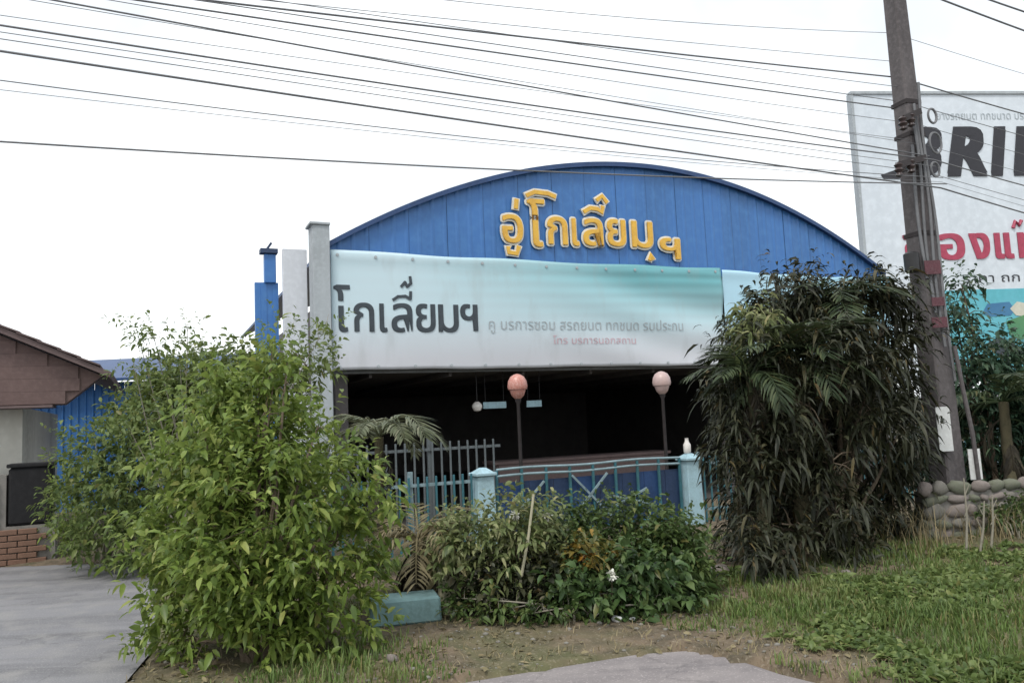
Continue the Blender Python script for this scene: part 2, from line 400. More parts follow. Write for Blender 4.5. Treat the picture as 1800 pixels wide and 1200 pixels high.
MB().box((.12, 7.6, 1.7), (.2, 14.4, 4.4)).build('side_wall', M['dark_wall'], gar)
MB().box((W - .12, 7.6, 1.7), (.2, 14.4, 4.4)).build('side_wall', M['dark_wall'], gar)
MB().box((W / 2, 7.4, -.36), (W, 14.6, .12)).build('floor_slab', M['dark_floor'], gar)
MB().box((-.15, -.03, 2.38), (.3, .4, 5.5)).build('corner_column', M['concrete_pale'], gar, bevel=.012)
MB().box((-.17, -.03, 5.15), (.36, .46, .05)).build('column_cap', M['concrete_pale'], gar, bevel=.01)
MB().box((-.53, .3, 2.2), (.42, .12, 5.15)).build('white_side_panel', M['white_panel'], gar, bevel=.006)
mb = MB()
for j in range(4): mb.box((-1.14 + j * .1, .55 - .01 * (j % 2), 1.95), (.1, .09, 4.5))
mb.build('blue_side_sheet', M['blue_sheet'], gar)
MB().box((-.93, .52, 4.45), (.2, .16, .52)).build('blue_upper_box', M['blue_sheet'], gar, bevel=.01)
MB().box((-.95, .5, 4.76), (.3, .22, .08)).bar((-.98, .48, 4.8), (-.9, .48, 4.92), .04).build('dark_cap', M['blue_dark'], gar)
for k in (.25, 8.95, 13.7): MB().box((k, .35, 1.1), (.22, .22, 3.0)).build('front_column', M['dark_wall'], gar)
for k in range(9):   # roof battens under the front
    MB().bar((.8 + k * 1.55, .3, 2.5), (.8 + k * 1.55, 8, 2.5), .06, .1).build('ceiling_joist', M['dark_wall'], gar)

# raised yellow lettering on the gable: each cluster is a letter with a white outline behind
def letters(parent, clusters, fat_i, fat_o, depth, mi, mo):
    """clusters: (text, x, z, size, width, extra marks [(text, dx, dz, size)])"""
    for body, x, z, size, width, yoff in clusters:
        mb = MB(); bold_at(mb, body, x, yoff - .075, z, size, fat_i, depth, 0, width)
        l = mb.build('letter', M[mi], parent)
        mb = MB(); bold_at(mb, body, x, yoff - .04, z, size, fat_o, depth * .6, 0, width, True)
        mb.build('outline', M[mo], l)
zb = 5.0
letters(gar, [('อ', 3.42, zb + .05, .98, .42, 0), ('โ', 3.98, zb, 1.15, .36, 0), ('ก', 4.42, zb + .06, 1.0, .42, 0), ('เ', 4.98, zb + .06, 1.0, .13, 0),
              ('ล', 5.24, zb + .08, 1.0, .44, 0), ('ย', 5.82, zb + .1, 1.0, .42, 0), ('ม', 6.42, zb + .1, 1.0, .5, 0), ('ฯ', 7.12, zb - .12, .8, .5, 0)],
        .012, .052, .012, 'yellow_letter', 'white_letter')
def strip(mb, poly, hw, y0, y1):
    """flat cut stroke following a polyline, from y0 (back) to y1 (front)"""
    P = [Vector((a, 0, b)) for a, b in poly]; l, r = [], []
    for i, p in enumerate(P):
        t = (P[min(i + 1, len(P) - 1)] - P[max(i - 1, 0)]).normalized(); nrm = Vector((-t.z, 0, t.x)) * hw
        e = t * (hw * .6) * (-1 if i == 0 else 1 if i == len(P) - 1 else 0); l.append(p + e + nrm); r.append(p + e - nrm)
    for i in range(len(P) - 1):
        q = [l[i], l[i + 1], r[i + 1], r[i]]
        mb.add([(v.x, y0, v.z) for v in q] + [(v.x, y1, v.z) for v in q], [(0, 1, 2, 3), (7, 6, 5, 4), (0, 4, 5, 1), (1, 5, 6, 2), (2, 6, 7, 3), (3, 7, 4, 0)])
def mark(parent, polys, mi, mo, y=-.05):
    for poly in polys:
        mb = MB(); strip(mb, poly, .042, y, y - .045); l = mb.build('letter_mark', M[mi], parent)
        mb = MB(); strip(mb, poly, .08, y + .02, y - .02); mb.build('outline', M[mo], l)
mark(gar, [[(3.72, 5.75), (3.74, 5.9)],                                   # tone mark over the first letter
           [(3.98, 6.02), (4.15, 6.1), (4.45, 6.09), (4.6, 6.04)],           # head of the tall vowel
           [(5.28, 5.78), (5.42, 5.86), (5.6, 5.85), (5.7, 5.78), (5.72, 5.9)],  # vowel over the fifth
           [(5.6, 6.05), (5.72, 6.14), (5.82, 6.02)],                         # tone mark above it
           [(3.52, 4.93), (3.52, 4.84), (3.7, 4.82), (3.74, 4.95)],
           [(6.82, 4.84), (6.86, 4.95), (6.9, 4.86)]], 'yellow_letter', 'white_letter')

# ------------------------------------------------------------------ banners on the front
def banner_mat(name, pale, teal, grey):
    ma, t, b = nodes(name)
    v = coord(t); sx = t.nodes.new('ShaderNodeSeparateXYZ'); t.links.new(v, sx.inputs[0])
    def mr(o, a, c):
        n = t.nodes.new('ShaderNodeMapRange'); n.inputs[1].default_value = a; n.inputs[2].default_value = c; t.links.new(o, n.inputs[0]); return n.outputs[0]
    gx = mr(sx.outputs['X'], 1.2, 6.5); gz = mr(sx.outputs['Z'], .6, 1.8)
    wv = t.nodes.new('ShaderNodeTexWave'); wv.wave_type = 'BANDS'; wv.bands_direction = 'Z'
    wv.inputs['Scale'].default_value = 1.5; wv.inputs['Distortion'].default_value = 3.5; wv.inputs['Detail'].default_value = 2; wv.inputs['Detail Scale'].default_value = .6
    t.links.new(coord(t, (.22, 1, 1), rot=(0, R(4), 0)), wv.inputs['Vector'])
    mu = t.nodes.new('ShaderNodeMath'); mu.operation = 'MULTIPLY'; t.links.new(gz, mu.inputs[0])
    ad = t.nodes.new('ShaderNodeMath'); ad.operation = 'MULTIPLY_ADD'; t.links.new(gx, ad.inputs[0]); ad.inputs[1].default_value = .88; ad.inputs[2].default_value = .12
    t.links.new(ad.outputs[0], mu.inputs[1])
    c = mix(t, grey, pale, mr(sx.outputs['Z'], .2, 1.0))
    tl = mix(t, teal, tuple(x * .78 for x in teal), wv.outputs['Fac'])
    c = mix(t, c, tl, mu.outputs[0])
    c = mix(t, c, (.34, .36, .36), ramp(t, noise(t, 3, 6, coord(t, (1, 1, .3))), [(.52, 0), (.8, .35)]))
    t.links.new(c, b.inputs['Base Color']); b.inputs['Roughness'].default_value = .5
    return ma
M['banner_sea'] = banner_mat('banner_sea', (.6, .74, .81), (.17, .46, .51), (.6, .62, .67))
M['banner_sky'] = banner_mat('banner_sky', (.46, .7, .84), (.26, .58, .74), (.5, .64, .72))
def banner_y(s, z, s0, s1):
    """billow and diagonal creases of the cloth, towards the viewer"""
    a = (s - s0) / (s1 - s0); b = z / 2.15
    d = .05 * np.sin(math.pi * a) * np.sin(math.pi * b)
    ph = a * 9 + b * 2.2 + 1.5 * np.sin(a * 5)
    d = d + .032 * np.sin(ph * 2.2) * smooth(.25, .8, b) * smooth(.3, .75, a) + .02 * np.sin((b * 11 + a * 7) * 1.3 + np.sin(a * 9)) * smooth(.35, .9, a)
    d = d + .008 * np.sin(a * 31 + b * 3) + .02 * np.exp(-((b - .95) / .05) ** 2)
    return -.03 - d
def make_banner(name, label, s0, s1, sag, ma, dz=0.0):
    nu, nv = 140, 36; a = np.linspace(0, 1, nu); b = np.linspace(0, 1, nv); A, B = np.meshgrid(a, b)
    S = (s1 - s0) * A; H = 2.15 + dz - sag * np.sin(math.pi * A) ** 1.0 * .5
    lo = .007 * np.sin(A * 13) + .004 * np.sin(A * 37)
    Zb = lo * (1 - B) + H * B + (.012 * np.sin(A * 19)) * B
    Yb = banner_y(S + s0, Zb, s0, s1)
    o = place(name, npmesh(name, np.stack([S, Yb, Zb], -1).reshape(-1, 3), np.stack([(k := (np.arange(nv - 1)[:, None] * nu + np.arange(nu - 1)[None]).ravel()), k + 1, k + nu + 1, k + nu], -1), True), M[ma], None,
              fac(s0, -.06, 2.57), (0, 0, TH))
    sol = o.modifiers.new('thickness', 'SOLIDIFY'); sol.thickness = .004; sol.offset = 1
    return tag(o, label, 'banner')
ban = make_banner('cloth_banner', 'wide pale teal vinyl banner with dark lettering across garage front', .03, 8.66, .06, 'banner_sea')
mb_ = MB()
for k in range(13):
    for z in (.06, 2.06):
        x = .12 + k * .695; z_ = z - .05 * math.sin(math.pi * x / 8.6) * (z > 1)
        g_o = MB().lathe([(.012, 0), (.03, .001), (.03, .008), (.012, .01)], n=10).build('grommet', M['concrete_pale'], ban)
        g_o.rotation_euler = (R(90), 0, 0); g_o.location = (x, float(banner_y(np.array(x + .03), np.array(z_), .03, 8.66)) - .008, z_)
ban2 = make_banner('cloth_banner', 'light blue banner right of the lettered one, half hidden by palms', 8.7, 13.9, .1, 'banner_sky', -.04)
def on_banner(vs, lift=.014):
    return [(x, float(banner_y(np.array(x + .03), np.array(z), .03, 8.66)) - lift, z) for x, y, z in vs]
def banner_text(parts, mat, name, fat=0.0, lift=.012):
    for body, x, z, size, width in parts:
        mb = MB(); bold_at(mb, body, x, 0, z, size, fat, 0, 0, width)
        mb.v = [(a, b - .0 + c[1], d) for (a, b, d), c in zip(on_banner(mb.v, lift), list(mb.v))]; mb.build(name, M[mat], ban)
zt = .69
banner_text([('โ', .05, zt, 1.0, .27), ('ก', .4, zt, .92, .35), ('เ', .87, zt, .92, .12), ('ล', 1.09, zt, .92, .37), ('ย', 1.55, zt, .92, .35),
             ('ม', 1.98, zt, .92, .38), ('ฯ', 2.42, zt + .02, .9, .33)], 'ink_slate', 'printed_letter', .012)
for poly in ([(1.12, 1.27), (1.21, 1.33), (1.35, 1.34), (1.44, 1.29), (1.45, 1.42)], [(1.28, 1.52), (1.35, 1.6), (1.39, 1.52), (1.46, 1.58), (1.45, 1.7)]):
    mb = MB()
    for p, q in zip(poly[:-1], poly[1:]):
        d = Vector((q[0] - p[0], 0, q[1] - p[1])).normalized(); nn = Vector((-d.z, 0, d.x)) * .027; e = d * .015
        P0 = Vector((p[0], 0, p[1])) - e; P1 = Vector((q[0], 0, q[1])) + e
        mb.add([P0 - nn, P1 - nn, P1 + nn, P0 + nn], [(0, 1, 2, 3)])
    mb.v = on_banner(mb.v, .014 + .001 * len(poly)); mb.build('printed_letter_mark', M['ink_slate'], ban)
def faint_row(x0, x1, z, h, mat, body, parent, name, project, y=0.0):
    """a row of small faded print"""
    mb = MB(); glyph_at(mb, body, x0, 0, z, h * 1.7, 0.0, 0, 0, x1 - x0)
    mb.v = project(mb.v); tag(mb.build(name, M[mat], parent), kind='stuff')
faint_row(2.98, 7.5, .74, .17, 'ink_grey', 'คู บรการซอม สรถยนต ทกชนด รบประกน', ban, 'small_print', on_banner)
faint_row(4.35, 6.3, .46, .12, 'ink_pink', 'โทร บรการนอกสถาน', ban, 'small_print', on_banner)

# ------------------------------------------------------------------ things in and before the garage
def globe(name, label, s, n, z, r):
    o = MB().lathe([(.01, -r), (r * .6, -r * .8), (r * .95, -r * .3), (r * .95, r * .3), (r * .6, r * .8), (.02, r)]).build(name, M['white_glass'], None, True)
    o.location = fac(s, n, z); return tag(o, label, 'lamp')
lamp_i = thing('hanging_lamp', 'small round white lamp hanging in the dark garage front', 'lamp', fac(3.0, .6, 0))
MB().lathe([(.01, -.1), (.07, -.08), (.1, -.02), (.1, .03), (.06, .08), (.02, .1)], (0, 0, 1.86)).build('globe', M['white_glass'], lamp_i, True)
MB().tube([(0, 0, 1.95), (0, 0, 2.56)], .01, 6).build('cord', M['black_plastic'], lamp_i)
for s, w, lab in ((3.42, .5, 'wide pale strip sign hanging in the dark garage beside the white lamp'), (4.3, .34, 'short pale strip sign hanging in the dark garage, right of the wide one')):
    t_ = thing('hanging_board', lab, 'board', fac(s, .7, 0), TH)
    MB().box((0, 0, 1.88), (w, .02, .13)).build('board', M['pale_post'], t_)
    for e in (-1, 1): MB().tube([(e * w * .4, 0, 1.94), (e * w * .4, 0, 2.56)], .006, 5).build('cord', M['black_plastic'], t_)
ct = thing('work_counter', 'long dark wooden counter inside the garage behind the gate', 'counter', fac(3.6, 1.6, -.3), TH)
MB().box((2.2, 0, .98), (4.4, .7, .06)).build('top', M['brown_roof'], ct, bevel=.006)
MB().box((2.2, -.3, .55), (4.2, .04, .8)).build('front_board', M['brown_roof'], ct)
for x in (.1, 2.2, 4.3): MB().box((x, .0, .475), (.08, .6, .95)).build('leg', M['brown_roof'], ct)
FN = -2.67                                                             # line of the front fence
GY = -.35
def lamp_post(s, lab, mat, h=2.15):
    t_ = thing('lamp_post', lab, 'lamp post', fac(s, FN + .35, GY), TH, 'lamp posts behind the fence'); H = h - GY
    MB().lathe([(.055, 0), (.055, .3), (.032, .36), (.028, H - .32), (.05, H - .28), (.05, H - .2)], n=10).build('pole', M['rust_iron'], t_, True)
    MB().lathe([(.15, H - .09), (.165, H - .04), (.15, H + .05), (.11, H + .12), (.05, H + .155), (.01, H + .165)], n=18).build('shade', M[mat], t_, True)
    MB().lathe([(.05, H - .24), (.1, H - .19), (.13, H - .11), (.13, H - .095)], n=14).build('globe', M[mat], t_, True)
lamp_post(2.55, 'garden lamp post with reddish mushroom shade left of the gate middle', 'rose_glass')
lamp_post(5.36, 'garden lamp post with pinkish white mushroom shade near the right gate pillar', 'pink_glass')
def pillar(s, lab, jar):
    t_ = thing('gate_pillar', lab, 'pillar', fac(s, FN, GY), TH, 'gate pillars')
    MB().box((0, 0, .55), (.32, .32, 1.1), taper=.82).build('shaft', M['pale_post'], t_, bevel=.012)
    MB().box((0, 0, 1.125), (.34, .34, .05)).build('cap', M['pale_post'], t_, bevel=.01)
    MB().box((0, 0, 1.185), (.28, .28, .07), taper=.3).build('cap_top', M['pale_post'], t_)
    if jar:
        o = MB().lathe([(.05, 0), (.065, .03), (.065, .15), (.035, .2), (.03, .25), (.035, .26)], n=12).build('jar', M['white_glass'], None, True)
        o.location = fac(s - .02, FN, GY + 1.22); tag(o, 'small white jar on top of the right gate pillar', 'jar')
pillar(1.74, 'pale blue square gate pillar left of the blue gate', False)
pillar(5.58, 'pale blue square gate pillar carrying a small white jar', True)
# low gate: rails, uprights, blue sheets, pale crossed braces
gate = thing('metal_gate', 'low teal metal gate with blue sheets and pale crossed braces', 'gate', fac(1.96, FN, GY), TH)
GW = 3.4
for z, mm in ((1.17, 'rail_paint'), (1.07, 'rail_paint'), (.16, 'teal_paint')):
    MB().tube([(x, -.02, z + .012 * math.sin(x * 3.1)) for x in np.linspace(0, GW, 14)], .02, 8).build('rail', M[mm], gate, True)
for x in np.linspace(0, GW, 9):
    MB().box((x, -.02, .6), (.04, .03, 1.12)).build('upright', M['teal_paint'], gate)
for k in range(8):
    w = GW / 8; mb = MB()
    for j in range(3): mb.box((k * w + w * (j + .5) / 3, .02 - .008 * (j % 2), .56), (w / 3 - .004, .012, .82))
    mb.build('sheet', M['blue_dark'] if k % 3 else M['blue_trim'], gate)
for a, b in (((1.25, .3), (1.95, 1.0)), ((1.3, 1.0), (2.0, .3)), ((2.05, .45), (2.7, .7)), ((2.05, .62), (2.75, .45)), ((.2, .4), (.8, .95))):
    MB().bar((a[0], -.045, a[1]), (b[0], -.045, b[1]), .02, .035).build('brace', M['rail_paint'], gate)
def fence(s0, s1, n, lab, h, pick, mat, rail):
    t_ = thing('picket_fence', lab, 'fence', fac(s0, n, GY), TH); L = s1 - s0
    for z in (.25, h - .12): MB().box((L / 2, 0, z), (L, .03, .045)).build('rail', M[rail], t_)
    me = MB().box((0, -.03, h / 2), (.035, .022, h), taper=.9).mesh('picket', bevel=.004)
    for x in np.arange(.06, L, pick): place('picket', me, M[mat], t_, (x, 0, 0))
    for x in np.arange(0, L + .1, 2.2): MB().box((min(x, L), .04, h / 2 + .04), (.07, .06, h + .08)).build('post', M[rail], t_)
    return t_
fence(-.9, 2.55, -1.5, 'grey picket railing behind the gate, left half of the garage front', 1.62, .155, 'grey_picket', 'grey_picket')
fence(-1.6, 1.55, FN, 'teal picket fence left of the gate, behind the big bush', 1.15, .14, 'teal_paint', 'rail_paint')
fence(5.8, 13.6, FN, 'teal picket fence right of the gate, behind the palms', 1.15, .14, 'teal_paint', 'rail_paint')

# ------------------------------------------------------------------ billboard
BB = pt(1497, 165, 28); bth = R(6)
bb = thing('billboard', 'tall white roadside billboard with black and red lettering behind the pole', 'billboard', (BB[0], BB[1], 0), bth)
BW, BT, BBm = 16.5, float(BB[2]), 2.4
MB().box((BW / 2, .12, (BT + BBm) / 2), (BW, .2, BT - BBm)).build('panel', None or worn('billboard_white', (.64, .7, .76), (.5, .56, .62), None, .5, .45, True, 0, 0, .7), bb)
for k in range(6): MB().box((.6 + k * 3.06, .45, BT / 2 - .2), (.22, .3, BT - .4)).build('post', M['steel_grey'], bb)
for a, b, c, d in ((BW / 2, BT + .03, BW + .12, .1), (BW / 2, BBm - .03, BW + .12, .1)): MB().box((a, .1, b), (c, .28, d)).build('frame', M['concrete_pale'], bb)
for x in (-.03, BW + .03): MB().box((x, .1, (BT + BBm) / 2), (.1, .28, BT - BBm)).build('frame', M['concrete_pale'], bb)
mb = MB(); x = bold_at(mb, 'B', 1.75, .0, 9.72, 2.55, .12, .012, .3, 1.45) + .22
mb.prism([(.95, 9.6), (1.55, 9.6), (2.3, 10.15), (1.95, 10.2), (1.5, 9.95), (.85, 9.75)], -.012, .012)
mb.build('black_letter', M['ink_black'], bb)
MB().prism([(1.75, 11.2), (2.35, 11.5), (2.15, 10.9)], -.012, .012).build('red_wedge', M['ink_red'], bb)
for ch, w in zip('RIDGESTONE', (1.3, .48, 1.35, 1.3, 1.1, 1.15, 1.15, 1.35, 1.3, 1.1)):
    mb = MB(); x = bold_at(mb, ch, x, .0, 9.72, 2.55, .13, .012, .24, w) + .28
    mb.build('black_letter', M['ink_black'], bb)
x = 1.5
for ch, w in (('ข', 1.05), ('อ', .9), ('ง', .68), ('แ', .62), ('ท', 1.0)):
    mb = MB(); x = bold_at(mb, ch, x, .0, 6.62, 1.62, .055, .012, 0, w) + .24
    mb.build('red_letter', M['ink_red'], bb)
MB().tube([(5.75, 0, 7.7), (5.85, 0, 7.95), (6.0, 0, 7.8), (6.1, 0, 7.98)], .07, 6).build('red_letter_mark', M['ink_red'], bb)
flat = lambda vs: [(x, .006, z) for x, y, z in vs]
faint_row(3.2, 7.2, 11.8, .24, 'ink_grey', 'ยางรถยนต ทกขนาด บรการ', bb, 'small_print', flat)
faint_row(3.6, 8.6, 5.74, .26, 'ink_black', 'ราคา ถก คณภาพด', bb, 'small_print', flat)
def print_mat(name, a, b_): return worn(name, a, b_, None, .8, .45, False, 0, 0, .8)
MB().box((BW / 2 + .9, .012, 3.95), (BW - 2.2, .012, 3.05)).build('sea_picture', print_mat('print_cyan', (.1, .42, .5), (.16, .5, .62)), bb)
def shape(name, pts, ma, y): MB().prism(pts, y - .004, y).build(name, ma, bb)
shape('picture_shape', [(4.2, 4.6), (4.45, 4.95), (5.3, 5.0), (5.5, 4.7), (5.3, 4.5), (4.5, 4.48)], print_mat('print_blue', (.04, .16, .32), (.06, .22, .4)), 0)
shape('picture_shape', [(5.3, 4.75), (5.6, 5.0), (6.3, 4.85), (6.6, 4.5), (6.2, 4.4), (5.5, 4.5)], print_mat('print_white', (.6, .6, .52), (.5, .5, .4)), -.006)
shape('picture_shape', [(5.1, 4.3), (5.8, 4.5), (6.7, 4.35), (6.4, 3.9), (5.6, 3.6), (5.2, 3.8)], print_mat('print_green', (.06, .22, .12), (.12, .3, .1)), -.012)
shape('picture_shape', [(4.2, 3.5), (4.8, 3.75), (5.6, 3.3), (7.2, 2.9), (7.0, 2.6), (4.9, 2.9)], M['ink_slate'], -.018)
shape('picture_shape', [(7.6, 4.2), (8.4, 4.9), (10.2, 4.9), (11.0, 4.1), (9.4, 3.7)], print_mat('print_sand', (.5, .42, .25), (.3, .36, .2)), 0)

# ------------------------------------------------------------------ small house at the left
house = thing('small_house', 'low white house with brown gable roof at the left edge', 'house', (-6.7, 10.85, 0), TH)
MB().box((-2.4, 2.3, 1.02), (4.8, 4.5, 2.04)).build('wall', M['cream_wall'], house)
apx, apz, evx, evz = -2.4, 4.02, .98, 2.46
sl = (apz - evz) / (evx - apx)
MB().prism([(evx, evz - .03), (apx, apz - .03), (2 * apx - evx, evz - .03), (2 * apx - evx + .45, 2.05), (evx - .45, 2.05)], -.3, -.02).build('gable_backing', M['brown_cladding'], house)
zc, k = 2.06, 0                                                         # lapped boards of the gable
while zc < apz - .2:
    z1 = zc + .17
    xr = min(evx - .45 + (zc - 2.05) * 1.0, apx + (apz - z1) / sl - .05)
    MB().box((apx, -.318, (zc + z1) / 2), ((xr - apx) * 2, .022, .168), rx=R(.6)).build('board', M['brown_cladding'], house)
    zc = z1; k += 1
for sgn in (1, -1):
    a = Vector((apx, 0, apz + .02)); b = Vector((apx + sgn * (evx - apx + .1), 0, evz - .06))
    nrm = Vector((-(b - a).z * sgn, 0, abs((b - a).x))).normalized() * .07
    MB().prism([(a.x, a.z), (b.x, b.z), (b.x + nrm.x, b.z + nrm.z), (a.x, a.z + .08)], -.5, 4.9).build('roof_slope', M['brown_roof'], house)
    d = (b - a); L = d.length
    for q in range(int(L / .26)):
        c0 = a + d * (q * .26 / L) + nrm * 1.05; c1 = a + d * min(1, (q + 1.12) * .26 / L) + nrm * 1.25
        th_ = nrm.normalized() * .02
        MB().prism([(c0.x, c0.z), (c1.x, c1.z), (c1.x + th_.x, c1.z + th_.z), (c0.x + th_.x, c0.z + th_.z)], -.53, 4.93).build('roof_course', M['brown_roof'], house)
MB().box((-2.4, -.2, 2.03), (5.6, .5, .03)).build('soffit', M['brown_roof'], house)
me = MB().box((0, 0, 0), (.21, .1, .065)).mesh('brick', bevel=.006)
lw = thing('brick_plinth', 'stepped orange brick base under the black tank by the white house', 'wall', (-6.7, 10.85, 0), TH)
MB().box((-.25, -.3, .25), (1.4, .26, .48)).box((-.53, -.302, .82), (.84, .25, .66)).build('mortar_core', M['mortar'], lw)
for r_ in range(15):
    for q in range(7):
        x = -.85 + q * .22 + (.11 if r_ % 2 else 0)
        if x < (.36 if r_ < 6 else -.2): place('brick', me, M['orange_brick'], lw, (x, -.43 + random.uniform(-.004, .004), .04 + r_ * .076))
dk = thing('black_tank', 'black upright box tank on a brick base beside the white house', 'tank', fac(0, 0) * 0 + np.array([-6.7, 10.85, .5]) + UD * .16 - ND * .26, TH)
MB().box((0, 0, .37), (.5, .34, .74)).build('body', M['black_matte'], dk, bevel=.03)
MB().box((0, 0, .765), (.54, .38, .05)).build('lid', M['black_matte'], dk, bevel=.01)
pp = MB().tube([(-7.2, 10.35, 1.2), (-7.0, 10.42, 1.36), (-6.78, 10.5, 1.55)], .03, 8).build('drain_pipe', M['white_paint'], None, True)
tag(pp, 'white pipe slanting up at the white house wall', 'pipe')

# ------------------------------------------------------------------ blue shed behind the bush
sh = thing('blue_shed', 'long blue metal shed behind the bush, beside the brown roofed house', 'shed', (-12.2, 17.0, 0), R(3))
SW = 7.6
for k in range(12):
    mb = MB(); w = SW / 12; prof = []
    for j in range(4):
        b0 = k * w + j * w / 4; prof += [(b0, 0), (b0 + w / 4 * .6, 0), (b0 + w / 4 * .72, -.03), (b0 + w / 4 * .9, -.03)]
    prof.append((k * w + w - .005, 0)); vs = []
    for s, n in prof: vs += [(s, n, 0), (s, n, 2.75)]
    mb.add(vs, [(2 * i, 2 * i + 2, 2 * i + 3, 2 * i + 1) for i in range(len(prof) - 1)]).build('sheet', M['blue_sheet'], sh)
mb = MB(); mb.add([(-.3, -.4, 2.72), (SW + .3, -.4, 2.78), (SW + .3, 4, 3.6), (-.3, 4, 3.55), (-.3, -.4, 2.78), (SW + .3, -.4, 2.84), (SW + .3, 4, 3.66), (-.3, 4, 3.61)],
                  [(3, 2, 1, 0), (4, 5, 6, 7), (0, 1, 5, 4), (1, 2, 6, 5), (2, 3, 7, 6), (3, 0, 4, 7)]).build('roof', M['blue_trim'], sh)
MB().box((SW / 2, 2, 1.3), (SW - .1, 3.8, 2.6)).build('core', M['blue_dark'], sh)

# ------------------------------------------------------------------ utility pole and cables
PX, PY = 4.95, 9.3
pole = thing('utility_pole', 'dark weathered concrete utility pole wrapped in cables beside the billboard', 'pole', (PX, PY, 0))
pole.rotation_euler = (0, R(-.9), 0)                                  # leans a touch
MB().box((0, 0, 4.4), (.3, .3, 9.0), rz=R(20), taper=.52).build('shaft', M['pole_concrete'], pole, bevel=.02)
for z in (4.35, 4.75, 5.15, 3.55): MB().box((0, 0, z), (.315 - .016 * z, .315 - .016 * z, .05), rz=R(20)).build('steel_band', M['rust_iron'], pole)
def along(t, o=0.0, z=0.0): return UD * t + ND * o + np.array([0, 0, z])
for z, L in ((4.42, .55), (4.98, .4)):
    a, b = along(-.05, -.2, z), along(-L, -.24, z - .14)
    MB().bar(a, b, .06, .07).build('bracket_arm', M['rust_iron'], pole)
    for q in (.55, 1.0):
        p = a + (b - a) * q
        MB().lathe([(.02, .03), (.05, .0), (.03, -.03), (.055, -.06), (.03, -.09), (.045, -.12), (.01, -.14)], p, 10).build('insulator', M['ceramic'], pole, True)
for k in range(3):                                                      # slack loops of cable
    zc = 4.3 + k * .32; r = .07 + .03 * (k % 2)
    cx = along(.14 + .03 * (k % 2), -.18, zc)
    MB().tube([cx + UD * (r * math.cos(a)) + np.array([0, 0, 1]) * (r * 1.25 * math.sin(a)) + ND * (-.02 * k) for a in np.linspace(0, 2 * math.pi, 22)], .014, 6).build('cable_loop', M['cable'], pole, True)
for k in range(4):                                                      # cables strapped down the shaft
    MB().tube([((-.1 + .07 * k) * (1 - .05 * z) + .014 * math.sin(z * 3 + k), -(.215 - .011 * z) - .012 * math.cos(z * 2.3 + k * 2), z) for z in np.linspace(3.0 - .4 * k, 4.6 + .25 * k, 26)], .017, 6).build('riser_cable', M['cable'], pole, True)
MB().tube([(.13, -.22, 2.2), (.16, -.24, 1.7), (.2, -.26, 1.2), (.22, -.26, .3)], .024, 8).build('conduit', M['pole_concrete'], pole, True)
def card(name, x, z, w, h, ma, y=-.222, rz=R(20)): return MB().box((x, y, z), (w, .012, h), rz=rz * .2).build(name, M[ma], pole)
card('white_plate', -.09, 1.27, .16, .5, 'white_paint'); card('paper_notice', .2, .86, .14, .34, 'white_paint', -.24)
card('red_notice', -.02, 3.12, .19, .16, 'red_paper'); card('red_notice', .0, 2.72, .15, .1, 'red_paper'); card('red_notice', -.01, 2.48, .18, .12, 'red_paper')
MB().lathe([(.06, -.12), (.085, -.1), (.085, .1), (.06, .12)], (-.22, -.16, 3.2), 12).build('splice_case', M['black_plastic'], pole, True)

ORD = ['highest', 'second', 'third', 'fourth', 'fifth', 'sixth', 'seventh', 'eighth', 'ninth', 'tenth', 'eleventh', 'twelfth', 'thirteenth', 'fourteenth', 'fifteenth', 'sixteenth', 'seventeenth', 'eighteenth']
def plane_tz(px, py, off):
    r = F_ + R_ * (px - 900) / FPX - U_ * (py - 600) / FPX; o = np.array([0, 0, CAM_H])
    P0 = np.array([PX, PY, 0]) + ND * off
    w = o + r * (((P0 - o) @ ND) / (r @ ND)); return (w - P0) @ UD, w[2]
WIRES = [  # measured points of each cable, offset from the pole line, radius
    ([(0, 100), (300, 138), (600, 172), (880, 210), (1150, 262), (1440, 306)], -.26, .014),
    ([(0, 48), (300, 94), (600, 128), (760, 155), (1200, 232), (1560, 268)], -.2, .012),
    ([(0, 75), (300, 112), (600, 148), (1000, 220), (1400, 272)], -.1, .008),
    ([(0, 143), (280, 176), (600, 215), (1200, 280), (1540, 305)], -.3, .009),
    ([(0, 248), (300, 268), (600, 285), (880, 298), (1240, 312), (1560, 322)], -.34, .011),
    ([(100, 0), (350, 50), (600, 92), (830, 137), (1060, 172), (1400, 236), (1560, 262)], -.15, .011),
    ([(235, 0), (450, 34), (640, 60), (830, 84), (1150, 130), (1560, 190)], .12, .012),
    ([(400, 18), (640, 26), (830, 50), (1000, 72), (1230, 98), (1560, 138)], .16, .014),
    ([(330, 0), (640, 40), (900, 88), (1150, 112), (1320, 146), (1560, 175)], .1, .010),
    ([(500, 4), (700, 36), (900, 58), (1080, 88), (1300, 118), (1560, 150)], .05, .008),
    ([(780, 0), (1080, 30), (1280, 44), (1560, 58)], .2, .007),
    ([(0, 62), (300, 104), (640, 140), (1000, 205), (1540, 280)], -.22, .007),
    ([(180, 0), (400, 34), (700, 84), (1000, 130), (1300, 178), (1560, 210)], .0, .007),
    ([(0, 28), (300, 72), (600, 110), (1000, 165), (1540, 240)], -.05, .006),
    ([(60, 0), (400, 62), (800, 122), (1200, 190), (1560, 245)], -.12, .006),
    ([(0, 160), (400, 200), (900, 258), (1540, 312)], -.28, .005),
    ([(420, 0), (700, 22), (900, 44), (1200, 74), (1560, 108)], .18, .007),
]
def left_y(w):  # height order where the photo's left edge is reached
    p = np.array([plane_tz(a, b, w[1]) for a, b in w[0]]); return p
fits = []
